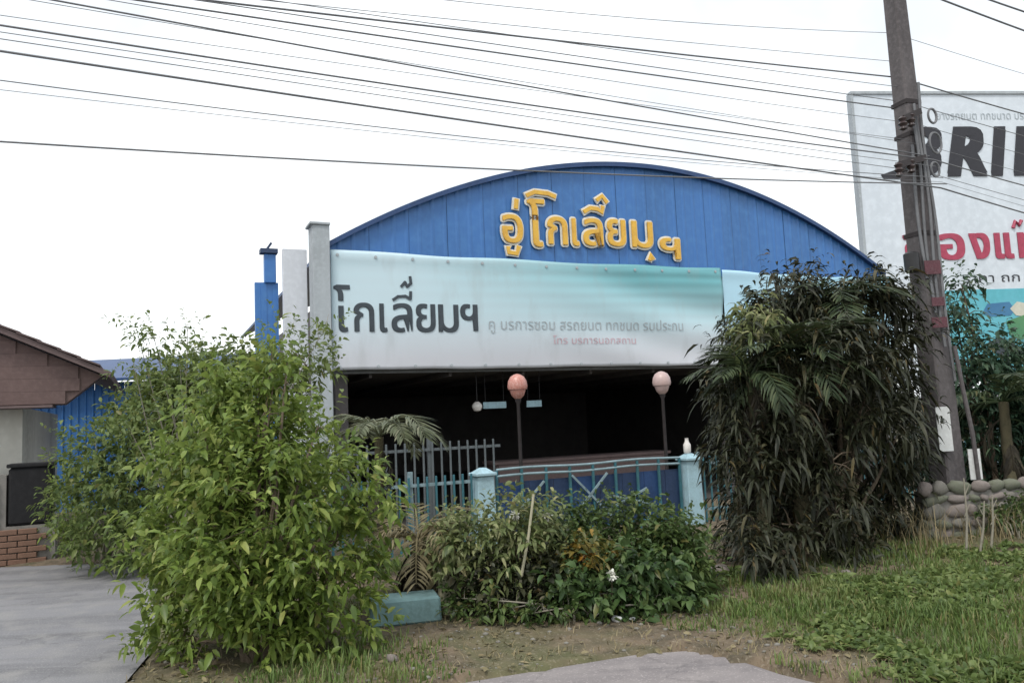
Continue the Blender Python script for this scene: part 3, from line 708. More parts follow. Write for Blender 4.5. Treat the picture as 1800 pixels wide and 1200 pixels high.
for pts_, off, rad in WIRES:
    p = np.array([plane_tz(a, b, off) for a, b in pts_]); c = np.polyfit(p[:, 0], p[:, 1], 2)
    c[0] = min(max(c[0], .0008), .006); r_ = p[:, 1] - c[0] * p[:, 0] ** 2; l = np.polyfit(p[:, 0], r_, 1); fits.append((c[0], l[0], l[1], off, rad))
fits.sort(key=lambda c: -c[2])
for k, (a, b, c, off, rad) in enumerate(fits):
    tt = np.concatenate([np.linspace(-24, -.15, 48), [0]]); path = [np.array([PX, PY, 0]) + ND * off + UD * t + np.array([0, 0, a * t * t + b * t + c]) for t in tt]
    if k % 2 == 0:
        a2 = .0035; b2 = -.075 - .008 * k / 2
        path += [np.array([PX, PY, 0]) + ND * off + UD * t + np.array([0, 0, c + b2 * t + a2 * t * t]) for t in np.linspace(.4, 24, 30)]
    o = MB().tube(path, rad * (.62 if rad > .0105 else .45), 6).build('overhead_cable', M['cable'], None, True)
    pos = 'lowest' if k == len(fits) - 1 else ORD[k]
    tag(o, f'dark overhead cable, {pos} of those fixed to the utility pole' if k in (0, len(fits) - 1) else f'dark overhead cable, {pos} from the top where the cables meet the pole', 'cable', 'overhead cables')
for k, (p, q, lab) in enumerate((((1655, 0), (1800, 57), 'dark cable crossing the top right corner, the lower of two'), ((1735, 0), (1800, 24), 'dark cable crossing the top right corner, the upper of two'))):
    (t0, z0), (t1, z1) = plane_tz(*p, .1), plane_tz(*q, .1)
    b = (z1 - z0) / (t1 - t0); base = z0 - b * t0
    ts = np.linspace(-24, 24, 60)
    o = MB().tube([np.array([PX, PY, 0]) + ND * .1 + UD * t + np.array([0, 0, base + b * t + (.004 * t * t if t < 0 else .004 * t * t)]) for t in ts], .012, 6).build('overhead_cable', M['cable'], None, True)
    tag(o, lab, 'cable', 'overhead cables')

# ================================================================== PLANTS
def leaves(pos, dirs, L, Wd, bend=.35, seed=0, fold=.35):
    """folded leaf blades: pos, dirs (n,3); L, Wd (n,) -> verts, tris"""
    g_ = np.random.default_rng(seed); n = len(pos)
    d = dirs / (np.linalg.norm(dirs, axis=1, keepdims=True) + 1e-9)
    up = np.tile([0, 0, 1.0], (n, 1)) + g_.normal(0, .45, (n, 3))
    sd_ = np.cross(d, up); sd_ /= np.linalg.norm(sd_, axis=1, keepdims=True) + 1e-9
    nn = np.cross(sd_, d)
    L = L[:, None]; Wd = Wd[:, None]; dr = np.array([0, 0, -1.0]) * L * bend
    v = np.empty((n, 8, 3)); v[:, 0] = pos
    for r, (q, w, b) in enumerate(((.3, .46, .08), (.66, .4, .42))):
        c = pos + d * L * q + dr * b; e = nn * Wd * fold * w
        v[:, 1 + 3 * r] = c + sd_ * Wd * w + e; v[:, 2 + 3 * r] = c; v[:, 3 + 3 * r] = c - sd_ * Wd * w + e
    v[:, 7] = pos + d * L * .97 + dr * 1.0
    f = np.array([[0, 2, 1], [0, 3, 2], [1, 2, 5], [1, 5, 4], [2, 3, 6], [2, 6, 5], [4, 5, 7], [5, 6, 7]])
    F = (f[None] + (np.arange(n) * 8)[:, None, None]).reshape(-1, 3)
    return v.reshape(-1, 3), F
def crown_mesh(name, blobs, tw_per, lv_per, leaf, wid, twig=.16, bend=.35, seed=0, up=.35, shell=.55, cut=None):
    """blobs: (x,y,z,r); twigs spread through each blob, thicker towards its skin; leaves along each twig"""
    g_ = np.random.default_rng(seed); P, D, L = [], [], []
    for bx, by, bz, r in blobs:
        n = max(6, int(tw_per * r * r))
        d = g_.normal(0, 1, (n, 3)); d /= np.linalg.norm(d, axis=1, keepdims=True)
        rr = r * (shell + (1.06 - shell) * g_.random(n) ** .7) * (1 + .18 * g_.normal(0, 1, n))
        c = np.array([bx, by, bz]) + d * rr[:, None] * np.array([1, 1, .95])
        td = d + np.array([0, 0, up]) + g_.normal(0, .4, (n, 3)); td /= np.linalg.norm(td, axis=1, keepdims=True)
        k = lv_per; s = np.tile(np.linspace(-.5, 1, k), (n, 1)) + g_.normal(0, .08, (n, k))
        pos = c[:, None] + td[:, None] * (s * twig)[..., None]
        a = g_.random((n, k, 3)) - .5; lat = np.cross(np.repeat(td[:, None], k, 1), a); lat /= np.linalg.norm(lat, axis=2, keepdims=True) + 1e-9
        ld = lat * .9 + td[:, None] * (.35 + .5 * np.clip(s, 0, 1))[..., None] + np.array([0, 0, .1])
        P.append(pos.reshape(-1, 3)); D.append(ld.reshape(-1, 3)); L.append(np.full(n * k, 1.0))
    P, D = np.concatenate(P), np.concatenate(D); n = len(P)
    if cut:
        q = P * cut[0]; f3 = (vnoise(q[:, 0] + .7 * q[:, 2], q[:, 1] + .4 * q[:, 2], seed) + vnoise(q[:, 2] * 1.1 + .3 * q[:, 0], q[:, 0] - .6 * q[:, 1], seed + 4)) / 2
        keep = f3 > cut[1] + .06 * g_.normal(0, 1, n); P, D = P[keep], D[keep]; n = len(P)
    sz = .45 + .95 * g_.random(n) ** 1.3
    v, f = leaves(P, D, leaf * sz, wid * sz * (.8 + .4 * g_.random(n)), bend, seed)
    return npmesh(name, v, f, True)
def stems(root, blobs, base, r0, mat, seed, n=None, parts=1):
    rr = random.Random(seed); mb = MB(); b0 = Vector(base)
    for i, (x, y, z, r) in enumerate(blobs):
        e = Vector((x, y, z)); s = b0 + Vector((rr.uniform(-1, 1), rr.uniform(-1, 1), 0)) * r0 * 2.5
        mid = s.lerp(e, .5) + Vector((rr.uniform(-.1, .1), rr.uniform(-.1, .1), .08)); q1 = s.lerp(mid, .5) + Vector((0, 0, .05))
        mb.tube([s - Vector((0, 0, .08)), q1, mid, mid.lerp(e, .6), e], [r0, r0 * .8, r0 * .6, r0 * .42, r0 * .2], 6)
        for q in range(5):
            d = Vector((rr.gauss(0, 1), rr.gauss(0, 1), rr.gauss(.4, .8))).normalized()
            f0 = mid.lerp(e, rr.uniform(.1, 1)); mb.tube([f0, f0 + d * r * .45 + Vector((0, 0, .03)), f0 + d * r * .9], [r0 * .3, r0 * .2, r0 * .08], 5)
    o = mb.build('trunk', M[mat], root, True); return o
def shrub(name, label, cat, base, blobs, leafm, barkm='bark', tw=300, lv=9, leaf=.09, wid=.035, twig=.16, bend=.35, seed=1, r0=.02, up=.35, shell=.55, group=None, cut=None):
    root = thing(name, label, cat, base, 0, group); b = np.array(base)
    loc = [(x - b[0], y - b[1], z - b[2], r) for x, y, z, r in blobs]
    stems(root, loc, (0, 0, 0), r0, barkm, seed)
    place('crown', crown_mesh('crown', loc, tw, lv, leaf, wid, twig, bend, seed, up, shell, cut), M[leafm], root)
    return root
def B(lst, Yc):
    """survey points (px, py, radius px, depth shift) -> blobs in metres"""
    out = []
    for px, py, r, dy in lst:
        p = pt(px, py, Yc + dy); out.append((p[0], p[1], p[2], r * (Yc + dy) / FPX))
    return out
def base_at(px, py): p = gnd(px, py); return (float(p[0]), float(p[1]), float(ground_z(np.array(p[0]), np.array(p[1]))))

# the big bright bush
bb_ = B([(470, 770, 85, .1), (575, 830, 58, .1), (390, 780, 85, .1), (330, 830, 60, .2), (620, 880, 75, -.1), (490, 860, 120, -.25), (375, 910, 92, -.1), (300, 975, 55, 0), (640, 970, 50, 0),
         (560, 990, 105, -.2), (425, 1015, 108, -.35), (335, 1065, 66, -.2), (470, 1110, 85, -.4), (375, 1130, 72, -.35), (595, 1070, 66, -.1), (480, 940, 110, .5), (460, 815, 95, .6),
         (480, 680, 30, .1), (505, 635, 17, .1), (420, 690, 36, .2), (455, 650, 22, .2), (480, 600, 13, .2), (560, 745, 26, 0), (665, 840, 32, 0), (275, 1010, 30, 0), (265, 920, 28, .1), (350, 720, 34, .2), (310, 1125, 40, -.2), (380, 655, 26, .2)], 5.95)
shrub('leafy_bush', 'big bright green bush in front of the garage, tallest in the foreground', 'bush', base_at(450, 1165), bb_, 'leaf_bush', 'bark', 1150, 12, .086, .034, .18, .35, 21, .022, shell=.35, cut=(4.6, .44))
# airy sapling rising out behind it, small sparse leaves
shrub('airy_sapling', 'thin sapling with sparse leaves against the sky, left of the big bush', 'sapling', base_at(330, 1010),
      B([(270, 590, 38, 0), (315, 625, 42, .1), (235, 640, 30, 0), (360, 650, 45, .1), (500, 590, 38, -.4), (575, 570, 30, -.4), (300, 700, 60, 0), (220, 740, 34, 0), (240, 580, 26, 0), (330, 575, 22, 0)], 8.6), 'leaf_airy', 'twig_grey', 330, 7, .075, .03, .14, .3, 5, .012, .5, .2)
# darker trees behind, left
shrub('background_tree', 'dark green tree behind the big bush, under the white column', 'tree', base_at(430, 985),
      B([(420, 720, 80, 0), (350, 700, 70, .2), (480, 680, 60, 0), (290, 740, 75, .1), (400, 820, 90, -.3), (300, 850, 80, -.2), (540, 640, 45, .2), (270, 720, 45, .3), (440, 650, 45, .2), (380, 660, 48, .1), (330, 660, 45, .1), (290, 690, 45, .1), (230, 740, 34, 0)], 10.5), 'leaf_back', 'bark', 560, 9, .11, .045, .2, .3, 8, .04)
shrub('garden_shrub', 'dark rounded shrub at the end of the driveway, left of the bush', 'shrub', base_at(185, 985),
      B([(170, 800, 60, 0), (230, 860, 70, -.2), (150, 880, 55, -.1), (190, 930, 65, -.2), (240, 770, 55, .2), (260, 940, 60, -.3), (140, 840, 34, .1), (180, 790, 30, .2), (270, 850, 60, 0)], 9.6), 'leaf_airy', 'twig_grey', 620, 9, .085, .035, .16, .3, 9, .02)
shrub('low_shrub', 'low yellowish shrub beside the black tank near the driveway', 'shrub', base_at(120, 965),
      B([(115, 915, 32, 0), (145, 930, 34, -.1), (115, 810, 20, .2), (115, 860, 26, .1)], 10.2), 'leaf_bush', 'twig_grey', 700, 8, .08, .03, .14, .3, 10, .014)

# hedge row before the gate: separate shrubs
HB = 'shrubs in the bed before the gate'
shrub('variegated_shrub', 'cream and green variegated shrub at the left of the flower bed', 'shrub', base_at(850, 1080),
      B([(830, 940, 48, 0), (890, 925, 48, 0), (940, 920, 42, .05), (800, 970, 38, -.05), (870, 985, 45, -.1), (920, 970, 45, 0), (960, 960, 40, .1), (790, 930, 30, 0)], 6.75), 'leaf_cream', 'twig_grey', 1500, 8, .085, .03, .12, .4, 31, .012, group=HB)
shrub('hedge_shrub', 'dark green shrub behind the orange leaved one in the bed', 'shrub', base_at(1060, 1060),
      B([(1000, 930, 45, .1), (1060, 920, 45, .1), (1120, 925, 45, .1), (1170, 935, 40, .15), (1030, 990, 50, 0), (1100, 990, 50, 0), (970, 960, 45, .1), (1200, 950, 36, .2), (1150, 985, 50, .1)], 7.1), 'leaf_hedge', 'twig_grey', 1900, 8, .075, .03, .12, .35, 32, .012, group=HB)
shrub('croton_shrub', 'small shrub with orange and yellow leaves in the middle of the bed', 'shrub', base_at(1040, 1070),
      B([(1030, 975, 28, 0), (1065, 990, 26, 0), (1010, 1000, 26, 0)], 6.6), 'leaf_croton', 'twig_grey', 1600, 8, .1, .035, .1, .35, 33, .01, group=HB)
shrub('broadleaf_shrub', 'glossy broad leaved green shrub at the front right of the bed', 'shrub', base_at(1110, 1085),
      B([(1100, 1010, 45, 0), (1150, 1020, 42, .05), (1060, 1045, 42, -.05), (1120, 1055, 42, -.1), (1000, 1040, 42, 0), (1190, 1050, 40, .1)], 6.5), 'leaf_broad', 'twig_grey', 1100, 8, .1, .05, .12, .4, 34, .012, group=HB)
shrub('hedge_shrub', 'loose green shrub at the right end of the bed, beside the palms', 'shrub', base_at(1210, 1050),
      B([(1180, 965, 42, 0), (1210, 1005, 38, 0), (1160, 990, 40, 0), (1200, 1035, 36, -.05), (1170, 1040, 40, -.1), (1220, 965, 28, .1), (1225, 1035, 28, 0)], 6.95), 'leaf_hedge', 'twig_grey', 1500, 8, .09, .035, .12, .35, 35, .012, group=HB)
shrub('dark_shrub', 'low dark shrub at the front of the bed, below the cream one', 'shrub', base_at(920, 1085),
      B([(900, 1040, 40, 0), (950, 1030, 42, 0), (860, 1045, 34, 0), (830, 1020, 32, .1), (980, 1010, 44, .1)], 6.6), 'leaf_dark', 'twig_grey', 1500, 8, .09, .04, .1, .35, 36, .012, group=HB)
shrub('front_groundcover', 'low green plants along the front edge of the bed', 'shrub', base_at(1010, 1098),
      B([(860, 1075, 26, 0), (920, 1080, 26, 0), (980, 1078, 28, 0), (1040, 1080, 26, 0), (1170, 1070, 28, .1), (1215, 1060, 24, .2), (800, 1050, 22, .2)], 6.35), 'leaf_hedge', 'twig_grey', 1800, 8, .075, .032, .1, .4, 37, .01, group=HB)
for k, (px, py, Y_, lab) in enumerate(((905, 905, 6.6, 'small white bloom at the top of the cream shrub'), (1075, 1010, 6.3, 'small white bloom low among the broad leaves'), (960, 905, 6.7, 'small pale bloom right of the bamboo stake'), (1190, 1030, 6.6, 'small white bloom at the right end of the bed'))):
    c = pt(px, py, Y_); b0 = np.array([c[0], c[1] + .05, float(ground_z(np.array(c[0]), np.array(c[1])))]); t_ = thing('white_flower', lab, 'flower', b0, 0, 'white blooms in the bed')
    d = rng.normal(0, 1, (34, 3)); d[:, 1] -= .5; v, f = leaves(np.tile(c - b0, (34, 1)) + d * .008, d, np.full(34, .04), np.full(34, .024), .1, k)
    place('flower_head', npmesh('flower_head', v, f), M['white_letter'], t_); MB().tube([(0, 0, 0), tuple((c - b0) * .6), tuple(c - b0)], .004, 5).build('stalk', M['bark_olive'], t_)
# blooms on the croton
bl = thing('orange_flower_stalk', 'orange flower head rising among the shrubs of the bed', 'flower', base_at(1030, 1060))
p = pt(1032, 978, 6.6) - np.array(bl.location)
MB().tube([(0, 0, 0), tuple(p * .5), tuple(p)], .008, 6).build('stalk', M['bark_olive'], bl)
dirs = rng.normal(0, 1, (90, 3)); dirs[:, 1] -= .6
v, f = leaves(np.tile(p, (90, 1)) + dirs * .015, dirs, np.full(90, .06), np.full(90, .028), .2, 3)
place('flower_head', npmesh('flower_head', v, f), M['petal_orange'], bl)
# stake in the bed, pots, pale stump, teal block, jars
a, b = pt(938, 868, 6.6), pt(914, 1005, 6.5); b[2] = min(b[2], .3)
st = MB().tube([a, (a + b) / 2 + np.array([.01, 0, 0]), b, b + (b - a) * .7], [.01, .012, .013, .013], 7).build('bamboo_stake', M['pale_stump'], None, True)
tag(st, 'thin pale bamboo stake leaning among the shrubs of the bed', 'stake')
pb = base_at(790, 1082)
pst = thing('tree_stump', 'pale greenish stump standing left of the flower bed', 'stump', pb)
MB().lathe([(.12, -.05), (.1, .06), (.085, .2), (.09, .4), (.075, .52), (.06, .56), (.01, .565)], n=14).build('trunk', M['pale_stump'], pst, True)
MB().tube([(.03, 0, .5), (.06, -.02, .62), (.12, -.04, .68)], [.03, .022, .012], 7).build('branch_stub', M['pale_stump'], pst, True)
tb = base_at(712, 1098)
blk = MB().box((0, 0, .1), (.56, .3, .2), taper=.96).build('concrete_block', M['teal_block'], None, bevel=.018)
blk.location = tb; blk.rotation_euler = (0, 0, R(14)); tag(blk, 'low teal painted concrete block between the big bush and the stump', 'block')

# ------------------------------------------------------------------ palms
def frond_mesh(name, L, n, ll, lw, droop, seed, dead=False, up0=.0):
    """feather frond along +x in the xz plane, arching and drooping"""
    rr = np.random.default_rng(seed); N = 16; pts_ = [np.zeros(3)]; a = up0
    for i in range(N):
        a = up0 - droop * ((i + 1) / N) ** 1.3; pts_.append(pts_[-1] + np.array([math.cos(a), .02 * rr.normal(), math.sin(a)]) * L / N)
    pts_ = np.array(pts_); mb = MB(); mb.tube(pts_, list(np.linspace(.016, .003, N + 1)), 5)
    for i in range(n):
        s = .14 + .86 * (i + .5) / n; q = s * N; k = min(int(q), N - 1); p = pts_[k] + (pts_[k + 1] - pts_[k]) * (q - k); t = pts_[k + 1] - pts_[k]; t /= np.linalg.norm(t)
        nn = np.cross(t, [0, 1, 0])
        for sg in (-1, 1):
            l = ll * (.35 + .65 * math.sin(math.pi * min(1, s * .9 + .08))) * rr.uniform(.8, 1.15)
            d = t * rr.uniform(.45, .8) + np.array([0, sg, 0]) * rr.uniform(.65, 1) * (.5 if dead else 1) + np.array([0, 0, rr.uniform(-.2, .3)])
            d /= np.linalg.norm(d); w = np.cross(d, nn); w /= np.linalg.norm(w) + 1e-9; w = w * lw * .5
            g0 = np.array([0, 0, -1]) * l * (.9 if dead else .45)
            p1 = p + d * l * .45 + g0 * .18; p2 = p + d * l * .8 + g0 * .6; p3 = p + d * l * .98 + g0 * 1.05
            mb.add([p, p1 - w, p1 + w, p2 - w * .7, p2 + w * .7, p3], [(0, 1, 2), (1, 3, 4, 2), (3, 5, 4)])
    me = bpy.data.meshes.new(name); me.from_pydata(mb.v, [], mb.f); me.update(); return me
FG = [frond_mesh('frond', 1.0, 26, .34, .03, d, 40 + i) for i, d in enumerate((1.1, 1.5, 1.9, 1.3))]
FD = [frond_mesh('dead_frond', .9, 18, .26, .035, d, 60 + i, True) for i, d in enumerate((1.4, 1.8, 2.2))]
FY = [frond_mesh('dry_frond', 1.0, 22, .24, .022, d, 80 + i) for i, d in enumerate((1.6, 2.0, 2.3))]
FS = [frond_mesh('grey_frond', 1.0, 24, .28, .03, d, 90 + i) for i, d in enumerate((1.7, 2.1))]
def palm(label, base, lean, H, r, fr, ndead, scale, seed, mat='frond_green', barkm='bark_olive', fset=None, group=None, name='feather_palm', el=(.1, 1.2)):
    rr = random.Random(seed); root = thing(name, label, 'palm', base, 0, group)
    pts_ = [(lean[0] * (q ** 1.5), lean[1] * q, H * q - .05) for q in np.linspace(0, 1, 12)]
    MB().tube(pts_, [r * (1.25 - .35 * q + (.09 if i % 2 else 0)) for i, q in enumerate(np.linspace(0, 1, 12))], 9).build('trunk', M[barkm], root, True)
    top = Vector(pts_[-1]); fset = fset or FG
    for k in range(fr):
        az = k * 2.399 + rr.uniform(-.3, .3); e = rr.uniform(*el); sc = scale * rr.uniform(.8, 1.15)
        o = place('frond', fset[k % len(fset)], M[mat], root, top, (0, -e, az), sc)
    for k in range(ndead):
        az = k * 2.399 + rr.uniform(-.4, .4); sc = scale * rr.uniform(.7, 1.05)
        place('dead_frond', FD[k % 3], M['frond_dead'], root, (top.x * .9, top.y * .9, top.z - rr.uniform(0, .9) ** 1.3 * H * .62), (0, rr.uniform(.3, .95), az), sc)
    return root
PG = 'palms right of the gate'
palm('feather palm with thick olive trunk, middle of the clump by the pole', base_at(1425, 1005), (.05, .15), 1.95, .08, 16, 14, .85, 1, group=PG)
palm('feather palm at the left side of the clump, nearest the flower bed', base_at(1350, 1015), (.0, .1), 1.9, .045, 15, 12, .66, 2, group=PG)
palm('tallest feather palm, right side of the clump beside the pole', base_at(1510, 985), (.1, .4), 2.5, .05, 16, 12, .85, 3, group=PG)
palm('thin feather palm at the back of the clump, high fronds over the banner', base_at(1390, 960), (.0, .2), 2.6, .05, 12, 12, .8, 4, group=PG)
# dark broadleaf tree tangled behind the palms
shrub('dark_tree', 'dark leafy tree tangled behind the palm clump', 'tree', base_at(1470, 985),
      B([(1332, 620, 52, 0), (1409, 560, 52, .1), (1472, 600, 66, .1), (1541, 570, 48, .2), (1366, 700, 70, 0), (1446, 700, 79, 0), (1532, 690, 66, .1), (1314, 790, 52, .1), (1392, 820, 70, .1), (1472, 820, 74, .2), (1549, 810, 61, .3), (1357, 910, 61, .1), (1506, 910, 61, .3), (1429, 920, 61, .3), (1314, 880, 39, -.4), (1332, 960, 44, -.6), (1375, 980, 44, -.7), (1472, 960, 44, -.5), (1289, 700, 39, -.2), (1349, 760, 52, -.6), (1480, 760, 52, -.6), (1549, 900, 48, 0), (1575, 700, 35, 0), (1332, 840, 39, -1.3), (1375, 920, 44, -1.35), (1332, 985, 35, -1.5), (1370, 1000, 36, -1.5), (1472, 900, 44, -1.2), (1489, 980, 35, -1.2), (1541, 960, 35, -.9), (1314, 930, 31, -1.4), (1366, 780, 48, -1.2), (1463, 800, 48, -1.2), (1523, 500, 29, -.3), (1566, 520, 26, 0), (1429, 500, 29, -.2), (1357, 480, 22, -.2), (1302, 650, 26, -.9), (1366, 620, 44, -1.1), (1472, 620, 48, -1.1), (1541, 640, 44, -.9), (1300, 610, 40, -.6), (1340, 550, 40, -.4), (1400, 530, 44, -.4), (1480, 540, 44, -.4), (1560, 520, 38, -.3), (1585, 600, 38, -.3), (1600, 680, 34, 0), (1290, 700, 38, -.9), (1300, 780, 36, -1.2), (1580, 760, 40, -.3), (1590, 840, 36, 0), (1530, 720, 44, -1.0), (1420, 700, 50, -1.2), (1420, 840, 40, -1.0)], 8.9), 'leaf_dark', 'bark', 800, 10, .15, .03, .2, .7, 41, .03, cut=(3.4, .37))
shrub('pale_leaf_shrub', 'yellow green leaf rosette at the left top of the palm clump', 'shrub', base_at(1300, 1000),
      B([(1320, 575, 32, 0), (1345, 545, 28, 0), (1290, 600, 24, 0)], 7.9), 'leaf_cream', 'bark_olive', 420, 9, .16, .03, .1, .6, 42, .014)
# foliage right of the pole
shrub('right_tree', 'blue green leafy tree in front of the billboard, right of the pole', 'tree', base_at(1760, 930),
      B([(1700, 620, 40, 0), (1740, 680, 60, 0), (1690, 700, 50, 0), (1790, 720, 60, 0), (1720, 770, 70, 0), (1800, 800, 60, .1), (1850, 700, 70, .2), (1860, 800, 60, .2), (1680, 560, 28, .1), (1690, 500, 22, .2), (1720, 850, 60, 0), (1790, 850, 60, 0), (1660, 800, 50, .1), (1760, 620, 40, .1), (1690, 880, 40, -.1)], 10.4), 'leaf_blue', 'bark', 800, 9, .12, .04, .2, .5, 43, .03)
palm('small palm right of the pole, fronds over the stone wall', base_at(1790, 935), (.1, .2), 1.5, .06, 12, 5, .9, 6, 'frond_green')
shrub('creeping_plant', 'low green creeper hanging over the stone wall at the right edge', 'plant', base_at(1790, 965),
      B([(1770, 905, 22, 0), (1800, 900, 26, 0), (1740, 900, 14, 0), (1830, 890, 26, 0), (1800, 950, 20, -.1)], 8.75), 'leaf_hedge', 'twig_grey', 1500, 8, .07, .03, .1, .5, 45, .008)
# arching grey palm behind the bush
palm('drooping grey green palm rising behind the right side of the big bush', base_at(668, 1020), (.02, .05), 1.5, .05, 11, 3, .8, 7, 'frond_grey', fset=FS, el=(.5, 1.2))
palm('dried yellowish palm left of the stump, fronds bending to the ground', base_at(738, 1062), (.0, .05), .55, .07, 22, 10, .8, 8, 'frond_dry', fset=FY, el=(.3, 1.2), name='dry_palm')

# ------------------------------------------------------------------ stone wall, stones, dead stems at the right
def stone_mesh(seed, sub=2):
    rr = random.Random(seed); bm = bmesh.new(); bmesh.ops.create_icosphere(bm, subdivisions=sub, radius=.5)
    ph = [rr.uniform(0, 6) for _ in range(6)]
    for v in bm.verts:
        c = v.co.copy(); k = 1 + .09 * math.sin(c.x * 7 + ph[0]) * math.sin(c.y * 6 + ph[1]) + .08 * math.sin(c.z * 8 + ph[2] + c.x * 4) + rr.uniform(-.03, .03)
        v.co = Vector([math.copysign((abs(q) * 2) ** .78 * .5, q) for q in c]) * (k + rr.uniform(-.1, .1)) * .95
    me = bpy.data.meshes.new('stone'); bm.to_mesh(me); bm.free(); me.polygons.foreach_set('use_smooth', [True] * len(me.polygons)); return me
SM = []
for i in range(9):
    me = stone_mesh(i); me.materials.append(M[('stone_a', 'stone_b', 'stone_c')[i % 3]]); SM.append(me)
W0 = gnd(1625, 958); wall = thing('stone_wall', 'low rubble stone wall below the utility pole', 'wall', (W0[0], W0[1] - .26, 0), R(6))
WL, WH = 4.6, .62
MB().box((WL / 2, .2, WH / 2 - .03), (WL, .24, WH)).build('mortar_core', M['mortar'], wall)
zz = .05; row = 0; rs = random.Random(5)
while zz < WH + .02:
    h = rs.uniform(.09, .16); x = -.05 - rs.random() * .1
    while x < WL:
        w = rs.uniform(.1, .28)
        place('stone', rs.choice(SM), None, wall, (x + w / 2, (.09 + rs.uniform(-.015, .015)), zz + h / 2), (rs.uniform(-.2, .2), rs.uniform(-.35, .35), rs.uniform(-.2, .2)), (w * 1.14, .13, h * rs.uniform(.95, 1.3)))
        x += w + .012
    zz += h + .008; row += 1
for k, (px, py, sc, lab) in enumerate(((1500, 965, .2, 'pale edging stone, first from the palms in the row by the wall'), (1545, 960, .17, 'pale edging stone, second from the palms in the row by the wall'), (1590, 955, .2, 'pale edging stone, third from the palms in the row by the wall'),
                             (1640, 945, .16, 'white rounded stone at the left foot of the stone wall'), (1265, 1015, .16, 'grey stone between the flower bed and the palms'), (1085, 1096, .08, 'small white pebble at the front of the bed, left of another'), (1110, 1094, .07, 'small white pebble at the front of the bed, right of another'),
                             (120, 972, .12, 'white stone at the far edge of the driveway'), (690, 1170, .07, 'small pale stone on the soil right of the big bush'), (1490, 1030, .09, 'tan stone at the back edge of the grass'))):
    b = base_at(px, py)
    o = place('loose_stone', stone_mesh(50 + k), M['white_paint'] if k in (3, 5, 6, 7) else M['stone_b'], None, (b[0], b[1], b[2] + sc * .2), (rs.uniform(-.2, .2), rs.uniform(-.2, .2), rs.random() * 3), (sc * 1.2, sc, sc * .75))
    tag(o, lab, 'stone', 'loose stones')
for k, (px, py, top) in enumerate(((1700, 1000, 840), (1722, 1000, 880), (1742, 998, 870))):
    b = np.array(base_at(px, py)); tp = pt(px + (-6, 8, 2)[k], top, b[1]); md = (b + tp) / 2 + np.array([.02, 0, 0])
    d_ = thing('bare_sapling', ('tall', 'short', 'middle')[k] + ' bare grey stem before the stone wall, ' + ('left', 'middle', 'right')[k] + ' of three', 'stem', b, 0, 'bare stems before the wall')
    MB().tube([(0, 0, -.05), md - b, tp - b], [.013, .01, .006], 6).build('stem', M['twig_grey'], d_, True)
    for q in (.5, .75): MB().tube([tuple((tp - b) * q), tuple((tp - b) * (q + .12) + np.array([.05 * (-1) ** k, 0, .03]))], [.006, .003], 5).build('side_twig', M['twig_grey'], d_)
# teal post far right
tp_ = fence(12.6, 17.5, -3.6, 'teal picket fence at the right edge, behind the stone wall', 1.15, .14, 'teal_paint', 'rail_paint')
po = pt(1757, 858, 13.5); tpo = thing('pale_post', 'slim pale blue post behind the stone wall at the right edge', 'post', (po[0], po[1], 0))
MB().box((0, 0, .62), (.13, .13, 1.25), taper=.85).build('shaft', M['pale_post'], tpo, bevel=.01); MB().box((0, 0, 1.28), (.1, .1, .1), taper=.4).build('finial', M['pale_post'], tpo)

# ------------------------------------------------------------------ grass, weeds, litter
def scatter(n, x0, x1, y0, y1, dens, seed):
    g_ = np.random.default_rng(seed); x = g_.uniform(x0, x1, n); y = g_.uniform(y0, y1, n)
    keep = (g_.random(n) < dens(x, y)) & ~inside(DRIVE, x, y) & ~inside([(a, b - .02) for a, b in ROAD], x, y)
    return x[keep], y[keep]
def blades(name, x, y, h, w, ma, seed, lean=.5):
    g_ = np.random.default_rng(seed); n = len(x); z = ground_z(x, y); p = np.stack([x, y, z - .01], -1)
    az = g_.uniform(0, 2 * np.pi, n); d = np.stack([np.cos(az), np.sin(az), np.zeros(n)], -1); s = np.stack([-np.sin(az), np.cos(az), np.zeros(n)], -1)
    hh = h * (.45 + .8 * g_.random(n)); ln = hh * lean * (.3 + g_.random(n)); up = np.array([0, 0, 1.0])
    ww = (w * (.7 + .6 * g_.random(n)))[:, None]; hh = hh[:, None]; ln = ln[:, None]
    v = np.empty((n, 5, 3)); v[:, 0] = p - s * ww; v[:, 1] = p + s * ww; m1 = p + up * hh * .6 + d * ln * .35
    v[:, 2] = m1 - s * ww * .75; v[:, 3] = m1 + s * ww * .75; v[:, 4] = p + up * hh * .92 + d * ln
    f = np.array([[0, 1, 3], [0, 3, 2], [2, 3, 4]]); F = (f[None] + (np.arange(n) * 5)[:, None, None]).reshape(-1, 3)
    return place(name, npmesh(name, v.reshape(-1, 3), F), M[ma])
def lush(x, y):
    r = smooth(1.2, 2.2, x + .3 * (y - 5.5)) * (1 - smooth(6.75, 7.3, y - .1 * (x - 2) + .5 * (fnoise(x * 2.2, y * 2.2, 44) - .5)))
    patch = smooth(.36, .52, fnoise(x * 1.9, y * 1.9, 20)); dry = 1 - .93 * smooth(1.1, .45, np.hypot((x - 1.75) / 1.25, (y - 5.25) / .75) + .5 * (fnoise(x * 3, y * 3, 23) - .5))
    left = .75 * smooth(.5, .62, fnoise(x * 1.3, y * 1.3, 33)) * (1 - smooth(9, 12, y))
    strip = .8 * smooth(6.75, 7.0, y) * (1 - smooth(7.2, 7.4, y)) * (x > -2.3) * (x < 1.6)
    return np.clip(np.maximum(r * (.12 + .88 * patch) * dry, np.maximum(left * .5, strip * .4)), 0, 1)
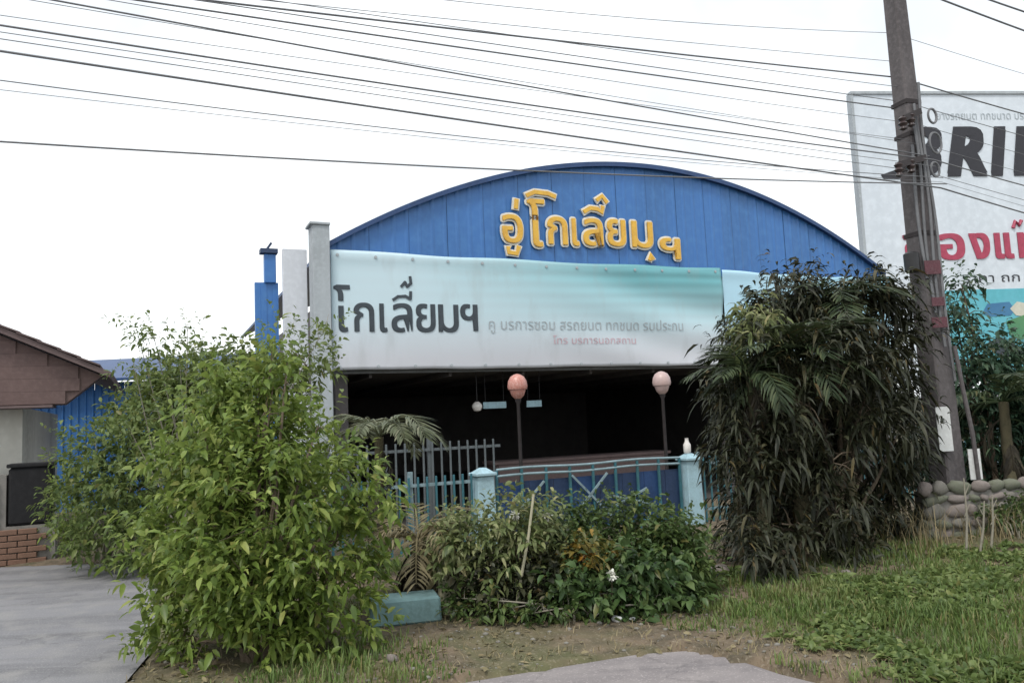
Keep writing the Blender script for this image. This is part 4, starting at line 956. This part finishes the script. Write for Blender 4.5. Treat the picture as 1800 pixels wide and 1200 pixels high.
x, y = scatter(210000, -2.6, 8, 4.4, 10, lush, 71); h = .03 + .11 * fnoise(x * 2.4, y * 2.4, 50) ** 1.5 + .05 * smooth(.55, .75, fnoise(x * 5, y * 5, 52))
tag(blades('grass', x, y, h, .005, 'grass_blade', 72), 'green grass growing along the verge', 'grass', kind='stuff')
x, y = scatter(26000, -2.6, 6, 4.4, 9, lambda x, y: .28 + .7 * smooth(1.0, .3, np.hypot((x - 1.9) / 1.5, (y - 5.3) / .85)), 73)
tag(blades('dry_grass', x, y, .055, .003, 'grass_dry', 74, 1.1), 'short dry straw on the bare soil of the verge', 'grass', kind='stuff')
x, y = scatter(9000, 1.0, 7, 4.5, 8, lambda x, y: smooth(.5, .7, fnoise(x * 1.1, y * 1.1, 61)) * smooth(1.5, 2.6, x), 75)
pz = ground_z(x, y); n = len(x); P = np.repeat(np.stack([x, y, pz + .02], -1), 7, 0); D = rng.normal(0, 1, (n * 7, 3)); D[:, 2] = np.abs(D[:, 2]) * .7 + .15
v, f = leaves(P, D, .05 + .07 * rng.random(n * 7), .022 + .02 * rng.random(n * 7), .4, 76)
# tall sere grass before the stone wall
xr, yr = scatter(420, 3.6, 5.6, 7.9, 8.9, lambda x, y: .2 + .8 * smooth(.45, .6, fnoise(x * 3, y * 3, 7)), 85)
tag(blades('reed_grass', xr, yr, .42 + 0 * xr, .004, 'grass_dry', 86, .6), 'tall dry grass stalks before the stone wall', 'grass', kind='stuff')
tag(place('weeds', npmesh('weeds', v, f), M['leaf_airy']), 'low leafy weeds among the verge grass', 'weeds', kind='stuff')
x, y = scatter(5000, -2.6, 6, 4.4, 9, lambda x, y: .3 + .5 * fnoise(x * 2, y * 2, 81), 77); n = len(x)
D = rng.normal(0, 1, (n, 3)); D[:, 2] *= .25; v, f = leaves(np.stack([x, y, ground_z(x, y) + .012], -1), D, .03 + .05 * rng.random(n), .015 + .02 * rng.random(n), .05, 78)
tag(place('leaf_litter', npmesh('leaf_litter', v, f), M['frond_dry']), 'fallen dry leaves lying on the verge soil', 'leaf litter', kind='stuff')
x, y = scatter(1500, -2.6, 4, 4.4, 7.5, lambda x, y: .35 + .6 * smooth(.45, .6, fnoise(x * 1.7, y * 1.7, 91)), 79)
bm = bmesh.new(); bmesh.ops.create_icosphere(bm, subdivisions=1, radius=1); iv = np.array([v.co[:] for v in bm.verts]); jf = np.array([[v.index for v in f.verts] for f in bm.faces]); bm.free()
n = len(x); sc = (.005 + .017 * rng.random(n) ** 4)[:, None, None] * np.array([1.2, 1, .7]); jit = 1 + rng.normal(0, .15, (n, len(iv), 1))
v = iv[None] * jit * sc + np.stack([x, y, ground_z(x, y) + .003], -1)[:, None]; F = (jf[None] + (np.arange(n) * len(iv))[:, None, None]).reshape(-1, 3)
tag(place('gravel', npmesh('gravel', v.reshape(-1, 3), F), M['stone_a']), 'scattered gravel on the verge soil', 'gravel', kind='stuff')
